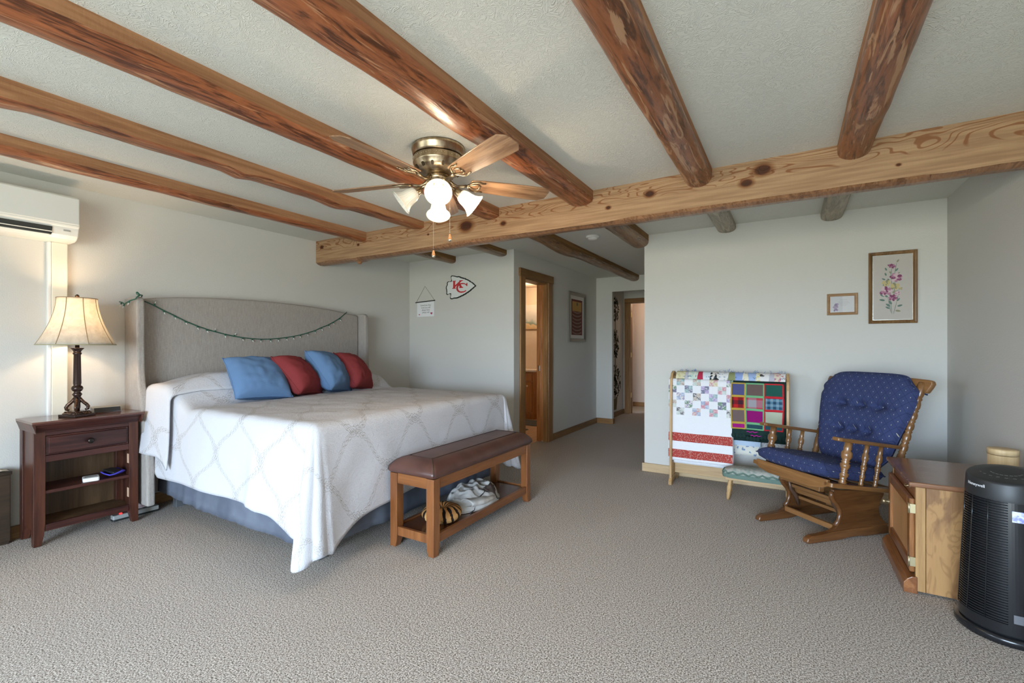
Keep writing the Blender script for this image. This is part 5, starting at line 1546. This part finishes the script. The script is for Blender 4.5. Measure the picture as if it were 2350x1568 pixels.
# diamond weave with small pale flecks
q = k.sep(v)
d1 = k.math('ADD', q[0], k.math('MULTIPLY', q[2], .62)); d2 = k.math('SUBTRACT', q[0], k.math('MULTIPLY', q[2], .62))
d1y = k.math('ADD', d1, k.math('MULTIPLY', q[1], .6)); d2y = k.math('SUBTRACT', d2, k.math('MULTIPLY', q[1], .6))
CELL = .056
f1 = k.math('SUBTRACT', k.math('FRACT', k.math('ADD', k.math('DIVIDE', d1y, CELL), 50)), .5); f2 = k.math('SUBTRACT', k.math('FRACT', k.math('ADD', k.math('DIVIDE', d2y, CELL), 50)), .5)
lines = k.math('LESS_THAN', k.math('MINIMUM', k.math('SUBTRACT', .5, k.math('ABSOLUTE', f1)), k.math('SUBTRACT', .5, k.math('ABSOLUTE', f2))), .035)
su = k.math('ADD', f1, f2); di = k.math('SUBTRACT', f1, f2)
fl = k.math('LESS_THAN', k.math('ADD', k.math('MULTIPLY', k.math('MULTIPLY', su, su), 60), k.math('MULTIPLY', k.math('MULTIPLY', di, di), 14)), .15)
weave = k.noise(v, 420, 2)
c_ = k.ramp(weave, [(.3, (.024, .034, .095)), (.7, (.046, .060, .148))])
c_ = k.mix(k.math('MULTIPLY', lines, .55), c_, (.012, .016, .06))
k.color(k.mix(fl, c_, (.50, .44, .33)))
k.bump(weave, .3, .003); M_navy = k.mat
GA = math.atan2(-.69, .72)
gl_ = thing('glider_rocker', 'oak glider rocking chair with turned spindles and tufted navy cushions in the corner', 'rocking chair', (.215, 3.87, 0), GA)
G = MX[gl_.name]
tilt = R(9)
def T(x, y, z):
    yy = y * math.cos(tilt) + (z - .33) * math.sin(tilt); zz = .33 + (z - .33) * math.cos(tilt) - y * math.sin(tilt)
    return G @ Vector((x, yy, zz))
TM = G @ Matrix.Translation((0, 0, .33)) @ Matrix.Rotation(-tilt, 4, 'X') @ Matrix.Translation((0, 0, -.33))
# base
sp1 = [(-.21, .055), (.30, .035), (.305, .06), (.27, .085), (.235, .125), (.225, .165), (.24, .215), (.27, .26), (.27, .285), (-.16, .325), (-.17, .29), (-.155, .262), (-.13, .235), (-.105, .20), (-.095, .165), (-.10, .125), (-.125, .09), (-.165, .07)]
for s in (-1, 1):
    x = s * .195
    MB().prism(sp1, x - .012, x + .012, 'x', M=G).build('base_side', M_glb, gl_, .004)
    ft = [(-.365, .001), (-.385, .012), (-.375, .036), (-.34, .048), (-.27, .05), (-.19, .058), (.0, .062), (.20, .058), (.30, .048), (.325, .03), (.325, .001), (.10, .001), (.05, .008), (-.05, .008), (-.10, .001)]
    MB().prism(ft, x - .021, x + .021, 'x', M=G).build('base_foot', M_glb, gl_, .007, 3)
    # scroll on the front of the side board
    MB().tube([G @ Vector((x, yy, zz)) for yy, zz in ((-.165, .315), (-.17, .285), (-.152, .255), (-.122, .225), (-.10, .19), (-.096, .155), (-.11, .115), (-.14, .085))], .015, 8).build('scroll_edge', M_glb, gl_)
for y, z, w, h in ((-.14, .075, .022, .035), (.24, .065, .022, .04), (-.05, .20, .02, .03), (.16, .21, .02, .05)):
    MB().box(-.183, .183, y - w / 2, y + w / 2, z - h / 2, z + h / 2, M=G).build('cross_rail', M_glx, gl_, .003)
for z, y in ((.245, -.10), (.155, -.04)):
    MB().box(-.17, .17, y - .013, y + .013, z - .011, z + .011, M=G).build('glide_rail', M_glx, gl_, .003)
for s in (-1, 1):
    x = s * .165
    MB().tube([G @ Vector((x, -.13, .285)), G @ Vector((x, -.115, .22)), G @ Vector((x, -.07, .17)), G @ Vector((x, -.045, .10))], [.009, .012, .016, .009], 8).build('swing_arm', M_brk, gl_)
    MB().lathe([(0, .016), (.01, .016)], G @ Vector((x - .005, -.11, .225)), G.to_3x3() @ Vector((1, 0, 0)), 12).build('pivot', M_brk, gl_)
    MB().box(x - .004, x + .004, .12, .15, .10, .30, M=G).build('swing_arm', M_brk, gl_, .002)
# seat frame (tilted)
SW = .285
MB().prism([(-SW, .375), (SW, .375), (SW, .335), (SW - .03, .318), (SW - .12, .300), (-SW + .12, .300), (-SW + .03, .318), (-SW, .335)], -.315, -.292, 'y', M=TM).build('front_rail', M_glx, gl_, .004)
for s in (-1, 1):
    MB().prism(rpoly(s * SW - .032, s * SW + .032, -.315, .30, .012, 3), .335, .362, 'z', M=TM).build('seat_side', M_gly, gl_, .004)
MB().box(-SW, SW, .265, .295, .325, .362, M=TM).build('rear_rail', M_glx, gl_, .003)
for yy in (-.18, -.02, .14):
    MB().box(-SW + .01, SW - .01, yy, yy + .05, .345, .357, M=TM).build('seat_slat', M_glx, gl_, .002)
MB().box(-.16, .16, -.22, -.18, .27, .335, M=TM).build('under_rail', M_glx, gl_, .003)
# posts
post_prof = [(0, .020), (.04, .020), (.10, .014), (.13, .019), (.15, .015), (.18, .021), (.24, .022), (.29, .014), (.31, .019), (.33, .014), (.40, .022), (.47, .024), (.50, .016), (.53, .022), (.56, .016), (.64, .026), (.74, .026), (.80, .017), (.84, .021), (.88, .018), (1, .018)]
back_prof = [(0, .016), (.10, .022), (.15, .024), (.17, .018), (.19, .023), (.21, .018), (.24, .021), (.32, .022)]
t0 = .32
for i in range(5):
    back_prof += [(t0 + .012, .0165), (t0 + .024, .022), (t0 + .036, .0165), (t0 + .055, .023), (t0 + .085, .023)]; t0 += .098
back_prof += [(.83, .017), (.845, .023), (.86, .017), (.88, .022), (.92, .026), (.97, .026), (1, .022)]
for s in (-1, 1):
    MB().turned(T(s * .285, -.195, .36), T(s * .29, -.19, .625), [(t, r * 1.15) for t, r in post_prof], 16).build('arm_post', M_gl, gl_)
    for yy in (-.045, .075):
        MB().turned(T(s * .287, yy, .36), T(s * .29, yy + .01, .622), [(t, r * .72) for t, r in post_prof], 14).build('arm_spindle', M_gl, gl_)
    arm = [(s * .29 + a, b) for a, b in ((-.030, -.285), (-.022, -.30), (.022, -.30), (.032, -.28), (.034, -.15), (.028, .0), (.022, .14), (.018, .262), (-.018, .262), (-.022, .14), (-.028, -.15))]
    MB().prism(arm, .622, .645, 'z', M=TM).build('armrest', M_gly, gl_, .006, 3)
    MB().turned(T(s * .288, .215, .355), T(s * .318, .345, 1.075), back_prof, 16).build('back_post', M_gl, gl_)
for xx in (-.15, -.05, .05, .15):
    MB().turned(T(xx, .262, .36), T(xx * 1.1, .365, 1.02), [(t, r * .6) for t, r in back_prof], 10).build('back_spindle', M_gl, gl_)
cr_ = []
for i in range(25):
    x = -.29 + .645 * i / 24
    cr_.append((x, 1.108 - .012 * (x / .36) ** 2))
low = [(x, 1.02 + .012 * math.cos(x * 9)) for x, _ in cr_]
ear = [(x, z) for x, z in low] + [(.375, 1.045), (.385, 1.07), (.378, 1.092)] + cr_[::-1] + [(-.300, 1.09), (-.306, 1.07), (-.300, 1.045)]
CM = TM @ Matrix.Translation((0, .35, 0))
MB().prism(ear, -.020, .016, 'y', M=CM).build('crest_rail', M_glx, gl_, .010, 3)
# cushions
def seat_c(sg):
    def fn(u, v):
        a = u * 2 - 1; b = v * 2 - 1
        q = (abs(a) ** 5 + abs(b) ** 5)
        ed = max(0, 1 - abs(a) ** 5) ** .33 * max(0, 1 - abs(b) ** 5) ** .33
        x = a * (.285 if b < .2 else .285 - .02 * (b - .2)); y = -.07 + b * .27
        x *= 1 - .06 * b * b * abs(a); y -= .018 * (1 - a * a) * (b < 0) * abs(b)
        mid = .425 + .004 * nz(a * 2, b * 2, 1)
        z = mid + sg * .058 * ed * (1 + .12 * nz(a * 2.4, b * 2.4, 3 + sg))
        return TM @ Vector((x, y, z + .004))
    return fn
mb = MB(); mb.grid(seat_c(1), 34, 34); mb.grid(seat_c(-1), 34, 34, flip=True)
sc_ = mb.build('seat_cushion', M_navy, gl_)
def rimpath(fn, n_=24):
    P_ = []
    for t in range(4 * n_):
        q = t / n_; e_ = int(q); f = q - e_
        u, v = [(f, 0), (1, f), (1 - f, 1), (0, 1 - f)][e_]; P_.append(fn(u, v))
    return P_
MB().tube(rimpath(seat_c(1)), .0045, 6, closed=True).build('piping', M_navy, sc_)
TUFT = [(-.42, .30), (0.0, .30), (.42, .30), (-.36, -.22), (.0, -.22), (.36, -.22), (0.0, -.66)]
def back_c(sg):
    def fn(u, v):
        a = u * 2 - 1; b = v * 2 - 1
        ed = max(0, 1 - abs(a) ** 4) ** .36 * max(0, 1 - abs(b) ** 5) ** .36
        hw = .25 + .088 * sm(-.9, .75, b) - .014 * math.exp(-((b - .60) / .07) ** 2)
        x = a * hw * (1 - .22 * sm(.55, 1, abs(b)) ** 2 * abs(a) ** 3)
        z = .775 + b * .345 * (1 - .10 * abs(a) ** 4 * abs(b))
        z += .028 * (b > .8) * 0
        th = .060 + .016 * sm(-.9, -.2, -abs(b + .3))
        off_ = sg * th * ed * (1 + .08 * nz(a * 2.2, b * 3, sg + 8))
        if sg < 0:
            for ta, tb in TUFT:
                d2_ = ((a - ta) * .28) ** 2 + ((b - tb) * .385) ** 2
                off_ += .040 * math.exp(-d2_ / .0011) + .012 * math.exp(-d2_ / .006)
            off_ += .010 * math.exp(-((b - .30) / .05) ** 2) * (abs(a) < .8) + .007 * math.exp(-((b + .22) / .05) ** 2) * (abs(a) < .75)
        y = .235 + (z - .40) * .165 + off_
        return TM @ Vector((x, y - .035, z))
    return fn
mb = MB(); mb.grid(back_c(-1), 70, 84, flip=True); mb.grid(back_c(1), 34, 34)
bc = mb.build('back_cushion', M_navy, gl_)
MB().tube(rimpath(back_c(1)), .0045, 6, closed=True).build('piping', M_navy, bc)
for a, b in TUFT:
    p = back_c(-1)((a + 1) / 2, (b + 1) / 2)
    MB().ball(p, .009, 8).build('button', M_navy, bc)
for s in (-1, 1):
    MB().tube([TM @ Vector((s * .29, .30, 1.0)), TM @ Vector((s * .330, .33, 1.005)), TM @ Vector((s * .340, .36, 1.00))], .006, 6).build('tie', M_navy, bc)
# ---------------------------------------------------------------- side cabinet, drum box, air purifier
M_cab = wood('cabinet_oak', (.22, .085, .025), (.38, .17, .06), 'z', 18, .3, 1, .45, 10, .2)
M_caby = wood('cabinet_oak_y', (.18, .065, .022), (.32, .135, .05), 'y', 18, .3, 1, .45, 10, .2)
M_top = wood('cabinet_top', (.15, .062, .028), (.27, .13, .066), 'x', 26, .25, 1, .5, 12, .3)
k = N('rotary_plywood', .4, 0, .4)
v = k.coord((1.4, 1, .55)); a = k.noise(v, 6.5, 2.5, .5, 1.2)
ring = k.math('SINE', k.math('MULTIPLY', a, 34))
fine = k.noise(k.coord((1, 1, .06)), 160, 3)
blot = k.ramp(k.noise(v, 5, 3, .55, 1.6), [(.46, (.36, .19, .07)), (.54, (.175, .08, .03))])
k.color(k.mix(k.math('MULTIPLY', k.ramp(ring, [(.6, (0, 0, 0)), (.95, (1, 1, 1))]), .35), k.mix(k.math('MULTIPLY', fine, .35), blot, (.50, .29, .12)), (.18, .08, .03)))
M_ply = k.mat
kx0, kx1, ky0, ky1 = .55, XR - .02, 3.05, 3.65
cb_ = thing('side_cabinet', 'small oak cabinet with plywood side and brass hinges against the right wall', 'cabinet', ((kx0 + kx1) / 2, (ky0 + ky1) / 2, 0))
ov = [(kx0 - .025, ky0 - .02), (kx1, ky0 - .02), (kx1, ky1 + .02), (kx0 - .025, ky1 + .02)]
MB().prism(ov, .540, .566, 'z').build('top', M_top, cb_, .008, 3)
MB().box(kx0 + .045, kx1, ky0, ky0 + .012, .012, .540).build('side_panel', M_ply, cb_, .001)
MB().box(kx0 + .045, kx1, ky1 - .012, ky1, .012, .540).build('side_panel', M_ply, cb_, .001)
M_stile = wood('cabinet_stile', (.30, .16, .06), (.46, .27, .11), 'z', 20, .35)
for y in (ky0 - .001, ky1 - .024):
    MB().box(kx0 + .004, kx0 + .043, y, y + .025, .012, .540).build('stile', M_stile, cb_, .002)
MB().box(kx0 + .006, kx0 + .024, ky0 + .024, ky1 - .024, .455, .540).build('face_rail', M_caby, cb_, .002)
MB().box(kx0 + .03, kx1, ky0 + .012, ky1 - .012, .055, .07).build('bottom_panel', M_caby, cb_, .001)
MB().box(kx1 - .012, kx1, ky0 + .012, ky1 - .012, .07, .54).build('back_panel', M_ply, cb_, .001)
MB().prism([(kx0 - .045, .001), (kx0 + .01, .001), (kx0 + .01, .085), (kx0 - .012, .085), (kx0 - .03, .072), (kx0 - .045, .05)], ky0 - .012, ky1 + .012, 'y').build('plinth', M_caby, cb_, .003)
# door with raised frame, hinged at the near edge
dc = MB()
dx = kx0 - .018; dy0, dy1, dz0, dz1 = ky0 + .012, ky1 - .012, .10, .475
fw_ = .055
door = MB().box(kx0 - .004, kx0 + .004, dy0 + .02, dy1 - .02, dz0 + .02, dz1 - .02).build('door', wood('door_panel_oak', (.42, .20, .075), (.58, .32, .14), 'z', 18, .35), cb_)
for y0_, y1_, z0_, z1_, m_ in ((dy0, dy0 + fw_, dz0, dz1, M_cab), (dy1 - fw_, dy1, dz0, dz1, M_cab), (dy0 + fw_, dy1 - fw_, dz1 - fw_, dz1, M_caby), (dy0 + fw_, dy1 - fw_, dz0, dz0 + fw_, M_caby)):
    MB().box(dx, kx0 + .004, y0_, y1_, z0_, z1_).build('door_frame', m_, door, .006, 2)
M_br2 = plain('aged_brass', (.62, .53, .32), .32, .9)
for z in (.135, .405):
    h_ = MB().box(dx - .003, dx + .003, dy0 + .002, dy0 + .024, z, z + .042)
    h_.box(dx + .001, kx0 + .012, dy0 - .009, dy0 - .001, z - .002, z + .044)
    h_.tube([(dx - .002, dy0 - .004, z - .004), (dx - .002, dy0 - .004, z + .046)], .0055, 8)
    h_.build('hinge', M_br2, door)
MB().lathe([(0, .012), (.004, .012), (.006, .005), (.016, .005), (.02, .011), (.03, .012), (.034, .004)], (dx, dy1 - .028, .30), (-1, 0, 0), 14).build('knob', M_br2, door)
pl_ = MB().prism(rpoly(-.028, .028, -.013, .013, .006, 3), 0, .003, 'z', M=Matrix.Translation((kx0 + .0055, 3.20, .515)) @ Matrix.Rotation(-PI / 2, 4, 'Z') @ Matrix.Rotation(PI / 2, 4, 'X'))
pl_.build('pull_plate', M_br2, cb_, .001)
MB().tube([(kx0 + .002, 3.178, .516), (kx0 - .010, 3.182, .508), (kx0 - .013, 3.20, .505), (kx0 - .010, 3.218, .508), (kx0 + .002, 3.222, .516)], .0025, 6).build('pull', M_br2, cb_)
# wooden drum box
M_pine = wood('pale_pine_drum', (.46, .31, .15), (.62, .46, .26), 'z', 14, .45)
db = thing('drum_box', 'round pale wooden lidded box on the small oak cabinet behind the air purifier', 'box', (.925, 3.25, .566))
MB().lathe([(0, .054), (.004, .056), (.14, .056), (.1405, .05)], (.925, 3.25, .566), n=40).build('body', M_pine, db)
MB().lathe([(.143, .050), (.1435, .0575), (.168, .0575), (.171, .055), (.1725, .02), (.1725, 0.0001)], (.925, 3.25, .566), n=40).build('lid', M_pine, db)
# tower air purifier
M_blk2 = plain('gloss_black', (.010, .0105, .012), .22, 0, .5)
M_mblk = plain('matt_black', (.016, .017, .018), .45)
pxc, pyc = .825, 2.86
ap = thing('air_purifier', 'black tower air purifier with louvred grille standing at the right edge of the frame', 'air purifier', (pxc, pyc, 0))
def prad(z): return .158 - .030 * (z / .66) ** 1.0
MB().lathe([(.001, .164), (.008, .168), (.024, .168), (.032, .164), (.036, .150)], (pxc, pyc, 0), n=64).build('base', M_blk2, ap)
MB().lathe([(.034, .146), (.05, prad(.05) - .010), (.10, prad(.10) - .012), (.585, prad(.585) - .012), (.60, prad(.6) - .006)], (pxc, pyc, 0), n=64).build('core', M_mblk, ap)
def ring_arc(z0, z1, a0_, a1_, out=0, th=.008, n_=36):
    mb = MB(); vs = []; 
    for i in range(n_ + 1):
        a = R(a0_ + (a1_ - a0_) * i / n_)
        for z, r in ((z0, prad(z0) + out - th), (z0, prad(z0) + out), (z1, prad(z1) + out), (z1, prad(z1) + out - th)):
            vs.append((pxc + r * math.cos(a), pyc + r * math.sin(a), z))
    fs = []
    for i in range(n_):
        for q in range(4): fs.append((i * 4 + q, (i + 1) * 4 + q, (i + 1) * 4 + (q + 1) % 4, i * 4 + (q + 1) % 4))
    fs += [(0, 1, 2, 3), (n_ * 4 + 3, n_ * 4 + 2, n_ * 4 + 1, n_ * 4)]
    return mb.add(vs, fs, 0, False)
G0, G1 = 140, 256
ring_arc(.045, .62, G1, G0 + 360, 0, .01, 60).build('shell', M_blk2, ap)
ring_arc(.045, .088, G0, G1, 0, .01).build('lower_band', M_blk2, ap)
# slanted cap
ctop = []
sl_dir = Vector((math.cos(R(-106)), math.sin(R(-106))))
def cap(u, v):
    a = 2 * PI * u
    ztop = .690 - .018 * (math.cos(a - R(-120)))
    rows = [(.592, prad(.592)), (.60, prad(.60) + .001), (ztop - .012, prad(ztop) + .001), (ztop - .004, prad(ztop) - .002), (ztop, prad(ztop) - .008), (ztop + .003, prad(ztop) * .5), (ztop + .004, 0.0005)]
    q = v * (len(rows) - 1); i = min(int(q + 1e-6), len(rows) - 2); t = q - i
    z = rows[i][0] * (1 - t) + rows[i + 1][0] * t; r = rows[i][1] * (1 - t) + rows[i + 1][1] * t
    if i == 5: z = z + (.693 - z) * t
    return Vector((pxc + r * math.cos(a), pyc + r * math.sin(a), z))
MB().grid(cap, 72, 6, closed_u=True).build('cap', M_mblk, ap)
M_mark = plain('control_mark', (.16, .165, .16), .5)
mk_ = MB()
for i in range(9):
    a = R(-106 + (i - 4) * 17)
    for rr_ in (.085, .05):
        c0 = Vector((pxc + rr_ * math.cos(a), pyc + rr_ * math.sin(a), .6985))
        mk_.box(-.005, .005, -.0018, .0018, 0, .0006, M=Matrix.Translation((c0.x, c0.y, .6945 - .018 * math.cos(a - R(-120)) * rr_ / .128 + .003)) @ Matrix.Rotation(a + PI / 2, 4, 'Z'))
mk_.build('control_marks', M_mark, ap)
NSL = 46
for i in range(NSL):
    z = .094 + (.586 - .094) * i / (NSL - 1)
    ring_arc(z - .0026, z + .0026, G0, G1, .001, .009, 26).build('louver', M_blk2, ap)
for a in (152, 178, 204, 230):
    mb = MB()
    for i in range(12):
        pass
    a_ = R(a)
    mb.tube([(pxc + (prad(z) + .001) * math.cos(a_), pyc + (prad(z) + .001) * math.sin(a_), z) for z in (.088, .2, .35, .5, .592)], .0022, 6)
    mb.build('grille_rib', M_blk2, ap)
t = text_mb('Honeywell', .019, .0003, 0, .95)
a0_ = R(208)
mb = MB(); rr_ = prad(.64) + .0022
vs = []
for p in t.v:
    a = a0_ + p.x / rr_
    vs.append((pxc + (rr_ + p.z) * math.cos(a), pyc + (rr_ + p.z) * math.sin(a), .642 + p.y))
mb.add(vs, t.f); mb.build('maker_name', plain('silver_print', (.72, .72, .74), .4), ap)
ks = N('blue_sticker', .4); v_ = ks.coord(); ks.color(ks.ramp(ks.noise(v_, 70, 1), [(.4, (.22, .24, .72)), (.6, (.60, .62, .86))]))
ring_arc(.515, .560, 261, 280, .0012, .0008, 8).build('sticker', ks.mat, ap)
ring_arc(.10, .135, 262, 274, .0012, .0008, 8).build('sticker', plain('grey_sticker', (.10, .10, .11), .5), ap)
